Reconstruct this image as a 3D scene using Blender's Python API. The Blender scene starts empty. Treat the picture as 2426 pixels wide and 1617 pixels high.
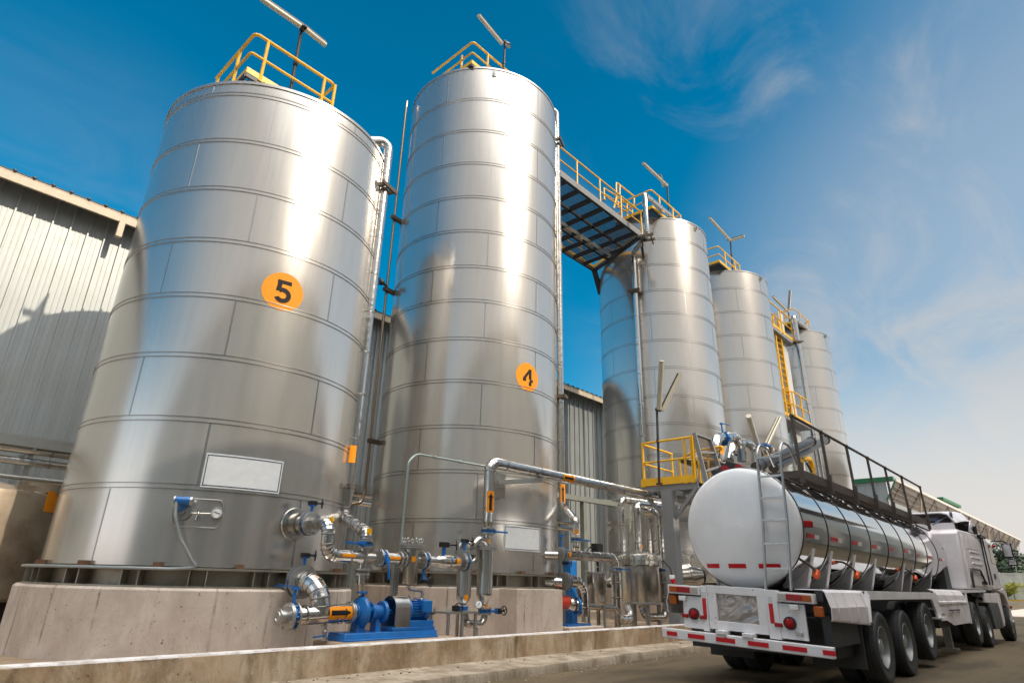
# Steel silo yard with a road tanker at its loading gantry: everything is built in mesh code, metres, Z up, +X along the row of silos.
SKY_SAT, SKY_HUE, SKY_VAL, SKY_STR, EXPO = 1.75, .478, .60, .15, 0.80
CLOUDCOL = (1.9, 1.95, 2.0); HAZECOL = (2.95, 2.8, 2.66)
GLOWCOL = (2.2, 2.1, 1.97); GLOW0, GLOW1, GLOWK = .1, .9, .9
HACOL, HA_TOP, HA_K = (5.6, 5.4, 5.4), .37, .95
SUN_E, SUN_ELD = 1.9, 36
FILLCOL, FILL_K = (21, 20.2, 19.2), .95
import bpy, bmesh, math, random
from mathutils import Vector as V, Matrix
random.seed(7)
SC = bpy.context.scene
COL = SC.collection
PI = math.pi
rad = math.radians

# ------------------------------------------------------------------ camera
FPX, PW, PH = 1450.0, 2426.0, 1617.0
CAM_H = 1.35
HEAD, PITCH, ROLL = rad(42.9989), math.atan(568 / 1450.0), math.atan(0.0258)
_fh = V((math.cos(HEAD), math.sin(HEAD), 0)); _up = V((0, 0, 1)); _r = V((math.sin(HEAD), -math.cos(HEAD), 0))
CF = _fh * math.cos(PITCH) + _up * math.sin(PITCH)
_u = -_fh * math.sin(PITCH) + _up * math.cos(PITCH)
CR = _r * math.cos(ROLL) + _u * math.sin(ROLL)
CU = _u * math.cos(ROLL) - _r * math.sin(ROLL)
cd = bpy.data.cameras.new('camera'); cam = bpy.data.objects.new('camera', cd); COL.objects.link(cam)
cam.matrix_world = Matrix(((CR.x, CU.x, -CF.x, 0), (CR.y, CU.y, -CF.y, 0), (CR.z, CU.z, -CF.z, CAM_H), (0, 0, 0, 1)))
cd.sensor_width = 36; cd.lens = 36 * FPX / PW; cd.clip_start = 0.05; cd.clip_end = 3000
SC.camera = cam

# survey: photograph crops (origin, scale) -> a real point where the sight line meets a known plane or silo
CROP = dict(A=(0,0,2.24), B=(0,650,1.6215), C=(300,1050,2.766), D=(800,1050,3.137), E=(1200,1000,3.0154), F=(1500,820,4.126),
            G=(1550,1080,2.92), H=(1900,1080,2.92), I=(850,0,2.613), J=(1280,320,4.6125), K=(1640,480,2.529), L=(850,550,2.613),
            M=(0,380,2.178), N=(2150,1150,4.02), O=(1500,850,5.2267), Q=(1750,950,6.2714), S=(300,150,2.6138), T=(600,1000,5.2267),
            U=(0,950,3.337), Z=(2020,1380,5.7956), W=(0,0,.9695))
def ray(c, x, y):
    ox, oy, s = CROP[c]; x = ox + x / s; y = oy + y / s
    return (CF * FPX + CR * (x - PW / 2) - CU * (y - PH / 2)).normalized()
def P(c, x, y, X=None, Y=None, Z=None):
    d = ray(c, x, y)
    t = X / d.x if X is not None else Y / d.y if Y is not None else (Z - CAM_H) / d.z
    return V((0, 0, CAM_H)) + d * t
def on_silo(s, c, x, y, off=0.0):
    d = ray(c, x, y); cx, cy, R = s; R += off
    a = d.x**2 + d.y**2; b = -2 * (d.x * cx + d.y * cy); q = cx * cx + cy * cy - R * R
    t = (-b - math.sqrt(max(0, b * b - 4 * a * q))) / 2 / a
    return V((0, 0, CAM_H)) + d * t
def az_of(s, p): return math.atan2(p.y - s[1], p.x - s[0])
def cylpt(s, a, z, off=0.0): return V((s[0] + (s[2] + off) * math.cos(a), s[1] + (s[2] + off) * math.sin(a), z))

# ------------------------------------------------------------------ mesh builder
def frame(a):
    a = a.normalized(); t = V((0, 0, 1)) if abs(a.z) < .9 else V((1, 0, 0))
    u = a.cross(t).normalized(); return a, u, a.cross(u)
class MB:
    def __init__(s): s.v = []; s.f = []; s.m = []; s.mi = 0
    def add(s, vs, fs):
        o = len(s.v); s.v += [V(v) for v in vs]; s.f += [[i + o for i in f] for f in fs]; s.m += [s.mi] * len(fs); return s
    def obox(s, c, a, b, d):
        c = V(c); a, b, d = V(a), V(b), V(d)
        vs = [c + i * a + j * b + k * d for i in (-1, 1) for j in (-1, 1) for k in (-1, 1)]
        return s.add(vs, [(0,1,3,2), (4,6,7,5), (0,4,5,1), (2,3,7,6), (0,2,6,4), (1,5,7,3)])
    def box(s, x0, x1, y0, y1, z0, z1):
        return s.obox(((x0+x1)/2, (y0+y1)/2, (z0+z1)/2), ((x1-x0)/2,0,0), (0,(y1-y0)/2,0), (0,0,(z1-z0)/2))
    def bar(s, p, q, w, h, up=(0,0,1)):
        p, q = V(p), V(q); a = q - p; up = V(up)
        u = a.cross(up)
        if u.length < 1e-6: u = a.cross(V((1, 0, 0)))
        u.normalize(); n = u.cross(a).normalized()
        return s.obox((p + q) / 2, a / 2, u * w / 2, n * h / 2)
    def lathe(s, o, axis, prof, n=24, closed=False):
        o = V(o); a, u, w = frame(V(axis)); vs = []; fs = []
        for t, r in prof:
            for k in range(n):
                g = 2 * PI * k / n; vs.append(o + a * t + (u * math.cos(g) + w * math.sin(g)) * r)
        m = len(prof)
        for i in range(m if closed else m - 1):
            j = (i + 1) % m
            for k in range(n):
                k2 = (k + 1) % n; fs.append((i*n+k, i*n+k2, j*n+k2, j*n+k))
        return s.add(vs, fs)
    def cyl(s, p, q, r, r2=None, n=14, caps=True):
        p, q = V(p), V(q); L = (q - p).length; r2 = r if r2 is None else r2
        pr = ([(0, 1e-4)] if caps else []) + [(0, r), (L, r2)] + ([(L, 1e-4)] if caps else [])
        return s.lathe(p, q - p, pr, n)
    def torus(s, c, axis, R, r, n=24, m=8):
        return s.lathe(c, axis, [(r * math.sin(2*PI*k/m), R + r * math.cos(2*PI*k/m)) for k in range(m)], n, True)
    def sphere(s, c, r, n=14, m=8, sc=(1, 1, 1)):
        o = len(s.v)
        s.lathe((0,0,0), (0,0,1), [(-math.cos(PI*k/m), max(1e-4, math.sin(PI*k/m))) for k in range(m+1)], n)
        for i in range(o, len(s.v)): q = s.v[i]; s.v[i] = V((q.x*sc[0]*r, q.y*sc[1]*r, q.z*sc[2]*r)) + V(c)
        return s
    def prism(s, poly, d):
        poly = [V(p) for p in poly]; d = V(d); n = len(poly)
        return s.add(poly + [p + d for p in poly], [list(range(n))[::-1], list(range(n, 2*n))] + [(i, (i+1) % n, n+(i+1) % n, n+i) for i in range(n)])
    def tube(s, pts, r, bend=0.0, n=12, seg=6, caps=True):
        pts = fillet(pts, bend, seg); N = len(pts); vs = []; fs = []
        t = (pts[1] - pts[0]).normalized(); _, u, w = frame(t)
        for i, p in enumerate(pts):
            if i == 0: d = pts[1] - p
            elif i == N - 1: d = p - pts[-2]
            else: d = (pts[i+1] - p).normalized() + (p - pts[i-1]).normalized()
            d = d.normalized() if d.length > 1e-6 else t
            q = t.rotation_difference(d); u = q @ u; t = d; w = t.cross(u)
            k_ = 1.0
            if 0 < i < N-1: k_ = 1 / max(.6, d.dot((p - pts[i-1]).normalized()))
            for k in range(n):
                g = 2*PI*k/n; vs.append(p + (u*math.cos(g) + w*math.sin(g)) * r)
        for i in range(N-1):
            for k in range(n): fs.append((i*n+k, i*n+(k+1) % n, (i+1)*n+(k+1) % n, (i+1)*n+k))
        if caps: fs += [list(range(n))[::-1], list(range((N-1)*n, N*n))]
        return s.add(vs, fs)
    def build(s, name, mat, parent=None, loc=None, ang=32, bevel=0, smooth=True):
        me = bpy.data.meshes.new(name)
        if parent is None and loc is None:
            xs = [v.x for v in s.v]; ys = [v.y for v in s.v]; zs = [v.z for v in s.v]
            loc = V(((min(xs)+max(xs))/2, (min(ys)+max(ys))/2, min(zs)))
        base = V(loc) if loc is not None else V((0, 0, 0))
        off = base + world_loc(parent)
        me.from_pydata([v - off for v in s.v], [], s.f)
        for i, m in enumerate(mat if isinstance(mat, (list, tuple)) else [mat]): me.materials.append(m)
        if max(s.m or [0]) > 0: me.polygons.foreach_set('material_index', s.m)
        bm = bmesh.new(); bm.from_mesh(me); bmesh.ops.recalc_face_normals(bm, faces=bm.faces)
        if smooth:
            for f in bm.faces: f.smooth = True
            for e in bm.edges:
                if len(e.link_faces) != 2 or e.calc_face_angle(0) > rad(ang): e.smooth = False
        bm.to_mesh(me); bm.free()
        o = bpy.data.objects.new(name, me); COL.objects.link(o); o.location = base
        if parent: o.parent = parent
        if bevel:
            b = o.modifiers.new('bevel', 'BEVEL'); b.width = bevel; b.segments = 2; b.limit_method = 'ANGLE'; b.angle_limit = rad(40); b.harden_normals = False
        return o
def world_loc(o):
    t = V((0, 0, 0))
    while o: t += V(o.location); o = o.parent
    return t
def fillet(pts, r, seg=6):
    pts = [V(p) for p in pts]
    if r <= 0 or len(pts) < 3: return pts
    out = [pts[0]]
    for i in range(1, len(pts) - 1):
        a, b, c = pts[i-1], pts[i], pts[i+1]; u = (a - b); w = (c - b); lu, lw = u.length, w.length; u /= lu; w /= lw
        ang = u.angle(w)
        if ang > 3.05: out.append(b); continue
        d = min(r / math.tan(ang / 2), lu * (.96 if i == 1 else .49), lw * (.96 if i == len(pts) - 2 else .49)); rr = d * math.tan(ang / 2)
        bis = (u + w).normalized(); cen = b + bis * (rr / math.sin(ang / 2)); s0 = b + u * d - cen; s1 = b + w * d - cen
        ax = s0.cross(s1).normalized(); tot = s0.angle(s1)
        for k in range(seg + 1): out.append(cen + Matrix.Rotation(tot * k / seg, 3, ax) @ s0)
    out.append(pts[-1]); return out
def tag(o, label=None, cat=None, group=None, kind=None):
    if label: o['label'] = label
    if cat: o['category'] = cat
    if group: o['group'] = group
    if kind: o['kind'] = kind
    return o
def thing(name, loc, label, cat, group=None):
    o = bpy.data.objects.new(name, None); COL.objects.link(o); o.location = V(loc); o.empty_display_size = .2
    return tag(o, label, cat, group)

# ------------------------------------------------------------------ materials
MATS = {}
def nodemat(name):
    m = bpy.data.materials.new(name); m.use_nodes = True; nt = m.node_tree
    b = nt.nodes['Principled BSDF']; return m, nt, b
def ramp(nt, fac, stops):
    r = nt.nodes.new('ShaderNodeValToRGB'); e = r.color_ramp.elements
    while len(e) < len(stops): e.new(.5)
    for k, (p, c) in enumerate(stops): e[k].position = p; e[k].color = (*c, 1) if len(c) == 3 else c
    nt.links.new(fac, r.inputs[0]); return r.outputs[0]
def noise(nt, scale, detail=4, rough=.55, vec=None, stretch=None, coord='Object', dist=0):
    tc = nt.nodes.new('ShaderNodeTexCoord'); n = nt.nodes.new('ShaderNodeTexNoise')
    n.inputs['Scale'].default_value = scale; n.inputs['Detail'].default_value = detail; n.inputs['Roughness'].default_value = rough; n.inputs['Distortion'].default_value = dist
    src = vec or tc.outputs[coord]
    if stretch:
        mp = nt.nodes.new('ShaderNodeMapping'); mp.inputs['Scale'].default_value = stretch; nt.links.new(src, mp.inputs[0]); src = mp.outputs[0]
    nt.links.new(src, n.inputs['Vector']); return n.outputs['Fac']
def math_(nt, op, a, b=None, clamp=False):
    n = nt.nodes.new('ShaderNodeMath'); n.operation = op; n.use_clamp = clamp
    for i, x in enumerate((a, b)):
        if x is None: continue
        if isinstance(x, (int, float)): n.inputs[i].default_value = x
        else: nt.links.new(x, n.inputs[i])
    return n.outputs[0]
def mixc(nt, fac, a, b, mode='MIX'):
    n = nt.nodes.new('ShaderNodeMix'); n.data_type = 'RGBA'; n.blend_type = mode
    for i, x in ((0, fac), (6, a), (7, b)):
        if isinstance(x, (int, float)): n.inputs[i].default_value = x
        elif isinstance(x, tuple): n.inputs[i].default_value = (*x, 1) if len(x) == 3 else x
        else: nt.links.new(x, n.inputs[i])
    return n.outputs[2]
def bump(nt, b, h, strength, dist=.01, prev=None):
    n = nt.nodes.new('ShaderNodeBump'); n.inputs['Strength'].default_value = strength; n.inputs['Distance'].default_value = dist
    nt.links.new(h, n.inputs['Height'])
    if prev: nt.links.new(prev, n.inputs['Normal'])
    nt.links.new(n.outputs[0], b.inputs['Normal']); return n.outputs[0]
def paint(name, col, rough=.45, metal=0.0, dirt=.25, dirtcol=(.12, .09, .06), bumpy=.05, scale=3.0, spec=.5, chips=None):
    m, nt, b = nodemat(name)
    f = noise(nt, scale, 6, .65); k = ramp(nt, f, [(.42, (0,0,0)), (.75, (1,1,1))])
    c = mixc(nt, math_(nt, 'MULTIPLY', k, dirt), col, dirtcol)
    if chips:
        g = noise(nt, chips[0], 8, .7); kk = ramp(nt, g, [(chips[1], (0,0,0)), (chips[1] + .02, (1,1,1))]); c = mixc(nt, kk, c, chips[2])
    nt.links.new(c, b.inputs['Base Color']); b.inputs['Metallic'].default_value = metal; b.inputs['Specular IOR Level'].default_value = spec
    r = math_(nt, 'ADD', math_(nt, 'MULTIPLY', noise(nt, scale * 4, 4), .2), rough - .1); nt.links.new(r, b.inputs['Roughness'])
    if bumpy: bump(nt, b, noise(nt, scale * 12, 4), bumpy, .004)
    MATS[name] = m; return m
def steel(name, col=(.62,.61,.59), rough=.22, rvar=.12, aniso=0.0, wav=.05, wscale=1.2, streak=.06, tint=False, tangent=None, dull=0.0, metal=1.0):
    m, nt, b = nodemat(name); b.inputs['Metallic'].default_value = metal; b.inputs['Specular IOR Level'].default_value = .5
    f = noise(nt, 2.2, 5, .6, stretch=(6, 6, .35)); g = noise(nt, 9, 6, .7)
    c = mixc(nt, ramp(nt, f, [(.3, (0,0,0)), (.7, (1,1,1))]), tuple(x * (1 - streak) for x in col), tuple(min(1, x * (1 + streak)) for x in col))
    if dull:
        k = ramp(nt, noise(nt, 1.7, 8, .7, stretch=(2, 2, .5)), [(.45, (0,0,0)), (.8, (1,1,1))]); c = mixc(nt, math_(nt, 'MULTIPLY', k, dull), c, (.30, .23, .15))
    r = math_(nt, 'ADD', math_(nt, 'MULTIPLY', math_(nt, 'ADD', math_(nt, 'MULTIPLY', f, .6), math_(nt, 'MULTIPLY', g, .4)), rvar), rough - rvar / 2)
    if tint:
        at = nt.nodes.new('ShaderNodeAttribute'); at.attribute_name = 'panel'
        c = mixc(nt, math_(nt, 'MULTIPLY', at.outputs['Fac'], .10), c, (.44, .44, .44)); r = math_(nt, 'ADD', r, math_(nt, 'MULTIPLY', at.outputs['Fac'], .03))
    nt.links.new(c, b.inputs['Base Color']); nt.links.new(r, b.inputs['Roughness'])
    if aniso:
        b.inputs['Anisotropic'].default_value = aniso
        t = nt.nodes.new('ShaderNodeTangent'); t.direction_type = 'RADIAL'; t.axis = 'Z'; nt.links.new(t.outputs[0], b.inputs['Tangent'])
    if wav: bump(nt, b, noise(nt, wscale, 2, .4), wav, .05)
    MATS[name] = m; return m
def concrete(name, a, b_, stain, sc=1.0, streak=.6, seam=None):
    m, nt, b = nodemat(name)
    f = noise(nt, 1.3 * sc, 10, .68); c = mixc(nt, ramp(nt, f, [(.36, (0,0,0)), (.64, (1,1,1))]), a, b_)
    s = noise(nt, 1.0 * sc, 10, .74, stretch=(1.9, 1.9, .6), dist=.3); c = mixc(nt, math_(nt, 'MULTIPLY', ramp(nt, s, [(.45, (0,0,0)), (.62, (1,1,1))]), streak), c, stain)
    s2 = noise(nt, .8 * sc, 12, .75, dist=.6); c = mixc(nt, math_(nt, 'MULTIPLY', ramp(nt, s2, [(.50, (0,0,0)), (.60, (1,1,1))]), streak * .55), c, tuple(x * .8 for x in stain))
    if seam:
        tc = nt.nodes.new('ShaderNodeTexCoord'); sp = nt.nodes.new('ShaderNodeSeparateXYZ'); nt.links.new(tc.outputs['Object'], sp.inputs[0])
        if seam > 0: an = math_(nt, 'MULTIPLY', math_(nt, 'ARCTAN2', sp.outputs['Y'], sp.outputs['X']), seam / (2 * PI))
        else: an = math_(nt, 'MULTIPLY', sp.outputs['X'], -seam)
        an = math_(nt, 'ADD', an, math_(nt, 'MULTIPLY', noise(nt, 3, 3), .03)); fr = math_(nt, 'ABSOLUTE', math_(nt, 'SUBTRACT', math_(nt, 'FRACT', an), .5))
        ln = ramp(nt, fr, [(.0, (1,1,1)), (.012, (.7,.7,.7)), (.035, (0,0,0))]); gate = ramp(nt, noise(nt, 1.9, 6, .7), [(.42, (0,0,0)), (.60, (1,1,1))])
        c = mixc(nt, math_(nt, 'MULTIPLY', math_(nt, 'MULTIPLY', ln, gate), .8), c, tuple(x * .35 for x in stain))
    p = noise(nt, 26 * sc, 2, .5); k = ramp(nt, p, [(.27, (1,1,1)), (.31, (0,0,0))]); c = mixc(nt, math_(nt, 'MULTIPLY', k, .75), c, (.05, .045, .04))
    gr = noise(nt, 60 * sc, 4, .7); c = mixc(nt, .25, c, mixc(nt, gr, (.2,.2,.2), (.75,.72,.68)), 'OVERLAY')
    nt.links.new(c, b.inputs['Base Color']); b.inputs['Roughness'].default_value = .88; b.inputs['Specular IOR Level'].default_value = .25
    h = math_(nt, 'SUBTRACT', math_(nt, 'ADD', math_(nt, 'MULTIPLY', gr, .25), f), k); bump(nt, b, h, .35, .012)
    MATS[name] = m; return m
def plain(name, col, rough=.5, metal=0.0, emis=0):
    m, nt, b = nodemat(name); b.inputs['Specular IOR Level'].default_value = .3; k = noise(nt, 8, 4)
    nt.links.new(mixc(nt, k, tuple(x * .88 for x in col), tuple(min(1, x * 1.1) for x in col)), b.inputs['Base Color'])
    b.inputs['Roughness'].default_value = rough; b.inputs['Metallic'].default_value = metal
    MATS[name] = m; return m

M_SILO = steel('brushed_silo_steel', (.62,.60,.565), .185, .05, .40, .05, .7, .04, True, metal=.80)
M_SEAM = steel('seam_bead_steel', (.33,.32,.31), .3, .1, 0, 0)
M_STRIP = steel('seam_strip_steel', (.62,.61,.59), .22, .1, 0, 0)
M_CHROME = steel('polished_tank_steel', (.70,.69,.67), .06, .06, 0, .012, 1.5, .03)
M_JACKET = steel('pipe_jacket_steel', (.68,.66,.63), .16, .12, 0, .10, 9.0, .05)
M_VESSEL = steel('vessel_steel', (.58,.56,.52), .24, .14, 0, .02, 3, .08)
M_OLD = paint('stained_old_steel', (.34,.285,.215), .5, .55, .9, (.16,.10,.055), .12, 1.6)
M_GALV = paint('galvanised_steel', (.42,.43,.42), .42, .75, .3, (.2,.17,.13))
M_FLANGE = paint('flange_steel', (.50,.50,.49), .38, .85, .35, (.25,.22,.18))
M_SKIRT = paint('skirt_steel', (.36,.34,.29), .45, .7, .7, (.16,.12,.07), scale=2)
M_BLUE = paint('blue_enamel', (.008,.15,.47), .36, 0, .45, (.015,.05,.11), .1, 5, chips=(16, .68, (.13,.11,.10)))
M_YELLOW = paint('yellow_enamel', (.80,.44,.006), .42, 0, .35, (.40,.17,.01), .05, 3)
M_GREY = paint('grey_enamel', (.205,.215,.225), .45, 0, .3, (.12,.11,.10), .05, 2)
M_DARK = paint('dark_steel', (.035,.036,.04), .5, .3, .35, (.07,.05,.035))
M_BROWNST = paint('weathered_brown_steel', (.11,.085,.07), .55, .3, .6, (.05,.03,.02), .1, 4)
M_BRACKET = paint('brown_primer_steel', (.10,.075,.055), .55, .2, .4, (.05,.03,.02))
M_BLACK = paint('black_cast', (.016,.016,.017), .4, 0, .2, (.05,.045,.04))
M_ORANGE = plain('orange_sticker', (.80,.27,.001), .6)
M_AMBER = plain('amber_sticker', (.80,.40,.006), .4)
M_INK = plain('black_ink', (.008,.008,.009), .7)
M_WHITE = plain('white_vinyl', (.88,.91,.93), .7)
M_NAVY = plain('navy_vinyl', (.02,.03,.07), .35)
M_RED = plain('red_reflector', (.55,.012,.02), .25)
M_WREFL = plain('white_reflector', (.62,.62,.60), .25)
M_PIPE_GREEN = paint('pale_green_conduit', (.36,.44,.42), .4, .6, .3)
M_BROWNPIPE = steel('tarnished_pipe', (.42,.32,.23), .3, .15, 0, .03, 4, .15)
M_CONC_PLINTH = concrete('plinth_concrete', (.55,.475,.42), (.66,.59,.53), (.38,.30,.235), 1.0, .5, 22)
M_CONC_WALL = concrete('wall_concrete', (.46,.335,.215), (.60,.50,.38), (.25,.165,.09), 1.3, .8, -.42)
M_CONC_FLOOR = concrete('floor_concrete', (.30,.22,.15), (.40,.32,.24), (.2,.14,.09), 1, .3)
M_CONC_KERB = concrete('kerb_concrete', (.33,.27,.20), (.45,.39,.31), (.16,.12,.08), 1.5, .7)
M_LIMEWASH = concrete('limewashed_top', (.62,.60,.59), (.76,.74,.74), (.36,.31,.26), 2.5, .75)
# ------------------------------------------------------------------ sun, sky
SUN_AZ, SUN_EL = rad(-80), rad(SUN_ELD)
sd = V((math.cos(SUN_EL) * math.cos(SUN_AZ), math.cos(SUN_EL) * math.sin(SUN_AZ), math.sin(SUN_EL)))
ld = bpy.data.lights.new('sun', 'SUN'); ld.energy = SUN_E; ld.angle = rad(.6); ld.color = (1, .86, .68)
lo = bpy.data.objects.new('sun', ld); COL.objects.link(lo); lo.rotation_euler = sd.to_track_quat('Z', 'Y').to_euler(); lo.location = sd * 50
w = bpy.data.worlds.new('World'); SC.world = w; w.use_nodes = True; nt = w.node_tree; bg = nt.nodes['Background']
sky = nt.nodes.new('ShaderNodeTexSky'); sky.sky_type = 'NISHITA'; sky.sun_disc = False; sky.sun_elevation = SUN_EL; sky.sun_rotation = PI / 2 - SUN_AZ
sky.air_density = 1.0; sky.dust_density = 1.4; sky.ozone_density = 2.0; sky.altitude = 200
hs = nt.nodes.new('ShaderNodeHueSaturation'); hs.inputs['Saturation'].default_value = SKY_SAT; hs.inputs['Hue'].default_value = SKY_HUE; hs.inputs['Value'].default_value = SKY_VAL; nt.links.new(sky.outputs[0], hs.inputs['Color'])
tc = nt.nodes.new('ShaderNodeTexCoord'); D_ = tc.outputs['Generated']
sx = nt.nodes.new('ShaderNodeSeparateXYZ'); nt.links.new(D_, sx.inputs[0])
def dotv(v):
    n = nt.nodes.new('ShaderNodeVectorMath'); n.operation = 'DOT_PRODUCT'; nt.links.new(D_, n.inputs[0]); n.inputs[1].default_value = v; return n.outputs['Value']
def sdir(az, el): return (math.cos(rad(el)) * math.cos(rad(az)), math.cos(rad(el)) * math.sin(rad(az)), math.sin(rad(el)))
def srange(x, a, b): 
    n = nt.nodes.new('ShaderNodeMapRange'); n.interpolation_type = 'SMOOTHSTEP'; n.inputs['From Min'].default_value = a; n.inputs['From Max'].default_value = b; nt.links.new(x, n.inputs['Value']); return n.outputs['Result']
# thin cloud veils: noise over the dome, thickest towards +X
zden = math_(nt, 'ADD', sx.outputs['Z'], .22)
dv = nt.nodes.new('ShaderNodeVectorMath'); dv.operation = 'DIVIDE'; cz = nt.nodes.new('ShaderNodeCombineXYZ')
for k in range(3): nt.links.new(zden, cz.inputs[k])
nt.links.new(D_, dv.inputs[0]); nt.links.new(cz.outputs[0], dv.inputs[1])
c1 = noise(nt, 2.1, 9, .6, dv.outputs[0], (1.0, 1.9, 1), dist=.9); c2 = noise(nt, .7, 3, .5, dv.outputs[0], (1, 1, 1))
cl = math_(nt, 'ADD', math_(nt, 'MULTIPLY', c1, .65), math_(nt, 'MULTIPLY', c2, .35))
veil = srange(cl, .43, .66)
reg = srange(dotv(sdir(-4, 30)), .76, .98); reg = math_(nt, 'MAXIMUM', reg, math_(nt, 'MULTIPLY', srange(dotv(sdir(84, 20)), .93, 1.0), .22))
cloud = math_(nt, 'MULTIPLY', math_(nt, 'MULTIPLY', veil, reg), .62)
hz = math_(nt, 'MULTIPLY', srange(sx.outputs['Z'], .50, .05), srange(dotv(sdir(-4, 0)), .66, .97))
hz = math_(nt, 'MAXIMUM', hz, math_(nt, 'MULTIPLY', srange(dotv(sdir(-4, 16)), .84, 1.0), .42))
SKYCOL = hs.outputs[0]
a = mixc(nt, cloud, SKYCOL, CLOUDCOL)
a = mixc(nt, hz, a, HAZECOL)
hall = math_(nt, 'MULTIPLY', srange(sx.outputs['Z'], HA_TOP, 0.02), HA_K)
hall = math_(nt, 'MULTIPLY', hall, srange(dotv(sdir(35, 0)), .75, .35))
a = mixc(nt, hall, a, HACOL)
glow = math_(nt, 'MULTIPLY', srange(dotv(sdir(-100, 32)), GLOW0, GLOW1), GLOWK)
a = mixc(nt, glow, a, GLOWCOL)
high = math_(nt, 'MULTIPLY', srange(dotv(sdir(-92, 74)), .74, .95), FILL_K)  # added bright sky patch overhead, out of frame, to fill the shaded yard
a = mixc(nt, high, a, FILLCOL)
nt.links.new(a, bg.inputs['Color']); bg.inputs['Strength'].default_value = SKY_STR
SC.view_settings.view_transform = 'Standard'; SC.view_settings.look = 'None'; SC.view_settings.exposure = EXPO; SC.view_settings.gamma = 1
SC.cycles.max_bounces = 10; SC.cycles.glossy_bounces = 6; SC.cycles.diffuse_bounces = 4; SC.cycles.use_denoising = True
SC.cycles.sample_clamp_indirect = 6

# ------------------------------------------------------------------ ground
m, nt, b = nodemat('asphalt')
f = noise(nt, .55, 8, .65); g = noise(nt, 160, 3, .8); cr = noise(nt, 45, 4, .7)
c = mixc(nt, ramp(nt, f, [(.3, (0,0,0)), (.72, (1,1,1))]), (.105,.077,.042), (.150,.116,.068))
c = mixc(nt, .8, c, mixc(nt, g, (.22,.22,.22), (.78,.78,.78)), 'OVERLAY')
st = noise(nt, .35, 6, .7, stretch=(.4, 1.6, 1)); c = mixc(nt, math_(nt, 'MULTIPLY', ramp(nt, st, [(.50, (0,0,0)), (.62, (1,1,1))]), .75), c, (.055,.042,.026))
nt.links.new(c, b.inputs['Base Color']); nt.links.new(math_(nt, 'ADD', math_(nt, 'MULTIPLY', f, .3), .62), b.inputs['Roughness']); b.inputs['Specular IOR Level'].default_value = .3
bump(nt, b, math_(nt, 'ADD', g, math_(nt, 'MULTIPLY', cr, .8)), .6, .006); M_ASPH = m
g_ = MB(); g_.add([(-700,-700,0), (1600,-700,0), (1600,700,0), (-700,700,0)], [(0,1,2,3)])
tag(g_.build('ground', M_ASPH, loc=(0,0,0)), kind='structure')
M_PALE = concrete('pale_road_concrete', (.46,.40,.37), (.55,.49,.45), (.36,.31,.28), .25, .4)
g_ = MB(); g_.add([(55.6,-120,.004), (190,-120,.004), (190,7.5,.004), (55.6,7.5,.004)], [(0,1,2,3)])
tag(g_.build('road', M_PALE, loc=(55,0,.004)), kind='structure')
M_GRASS = paint('grass_blades', (.10,.19,.03), .8, 0, .5, (.05,.08,.01), .6, 2)
g_ = MB(); g_.box(190.4, 215, -60, 40, 0, .16)
tag(g_.build('grass_verge', M_GRASS), kind='structure')
g_ = MB(); g_.box(189.6, 190.4, -60, 40, 0, .3); tag(g_.build('kerb', paint('yellow_kerb_paint', (.62,.36,.02), .6)), kind='structure')

# walkway strip with its kerb edge (wanders a little), then the bund floor
def edge_y(x): return 6.72 + .032 * x + .025 * math.sin(x * 1.3) + .012 * math.sin(x * 4.1)
kb = MB(); xs = [-12 + i * .25 for i in range(int(32 / .25))]; prof = []
rnd = random.Random(3)
for x in xs:
    e = edge_y(x); j = rnd.uniform(-.012, .012); j2 = rnd.uniform(-.008, .006)
    prof.append([(x, e + j, -.02), (x, e + j + .008, .085 + j2), (x, e + .03 + j, .128 + j2), (x, e + .30, .135), (x, 7.93, .135), (x, 7.93, -.02)])
n = 6; vs = [p for pr in prof for p in pr]; fs = [(i*n+k, (i+1)*n+k, (i+1)*n+k+1, i*n+k+1) for i in range(len(prof)-1) for k in range(n-1)]
kb.add(vs, fs); tag(kb.build('walkway', M_CONC_KERB, loc=(0, 7.3, 0)), kind='structure')
kb = MB(); kb.box(20 - .3, 60, 7.38, 7.93, -.02, .135); tag(kb.build('walkway', M_CONC_KERB), kind='structure')
fl = MB(); fl.box(-20, 60, 8.1, 17.9, -.05, .22); tag(fl.build('bund_floor', M_CONC_FLOOR), kind='structure')
# low bund wall with whitewashed top
t = thing('bund_wall', (10, 8, 0), 'long low stained concrete wall with a whitewashed top edge along the walkway', 'wall')
wb = MB(); xs = [-14 + i * .35 for i in range(int(72 / .35))]; pr = []
for x in xs:
    j = rnd.uniform(-.006, .006); pr.append([(x, 7.9 + j, .10), (x, 7.905 + j*.6, .465), (x, 7.917, .478), (x, 8.09, .478), (x, 8.1, .2)])
n = 5; wb.add([p for q in pr for p in q], [(i*n+k, (i+1)*n+k, (i+1)*n+k+1, i*n+k+1) for i in range(len(pr)-1) for k in range(n-1)])
wb.build('wall_body', M_CONC_WALL, t)
wt = MB(); pr = []
for i, x in enumerate(xs):
    j = rnd.uniform(-.008, .008); pr.append([(x, 7.906 + j, .470 + j * .7), (x, 7.92 + j, .486), (x, 8.0, .489), (x, 8.10, .486), (x, 8.104, .45)])
wt.add([p for q in pr for p in q], [(i*n+k, (i+1)*n+k, (i+1)*n+k+1, i*n+k+1) for i in range(len(pr)-1) for k in range(n-1)])
wt.build('coping', M_LIMEWASH, t)

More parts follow.
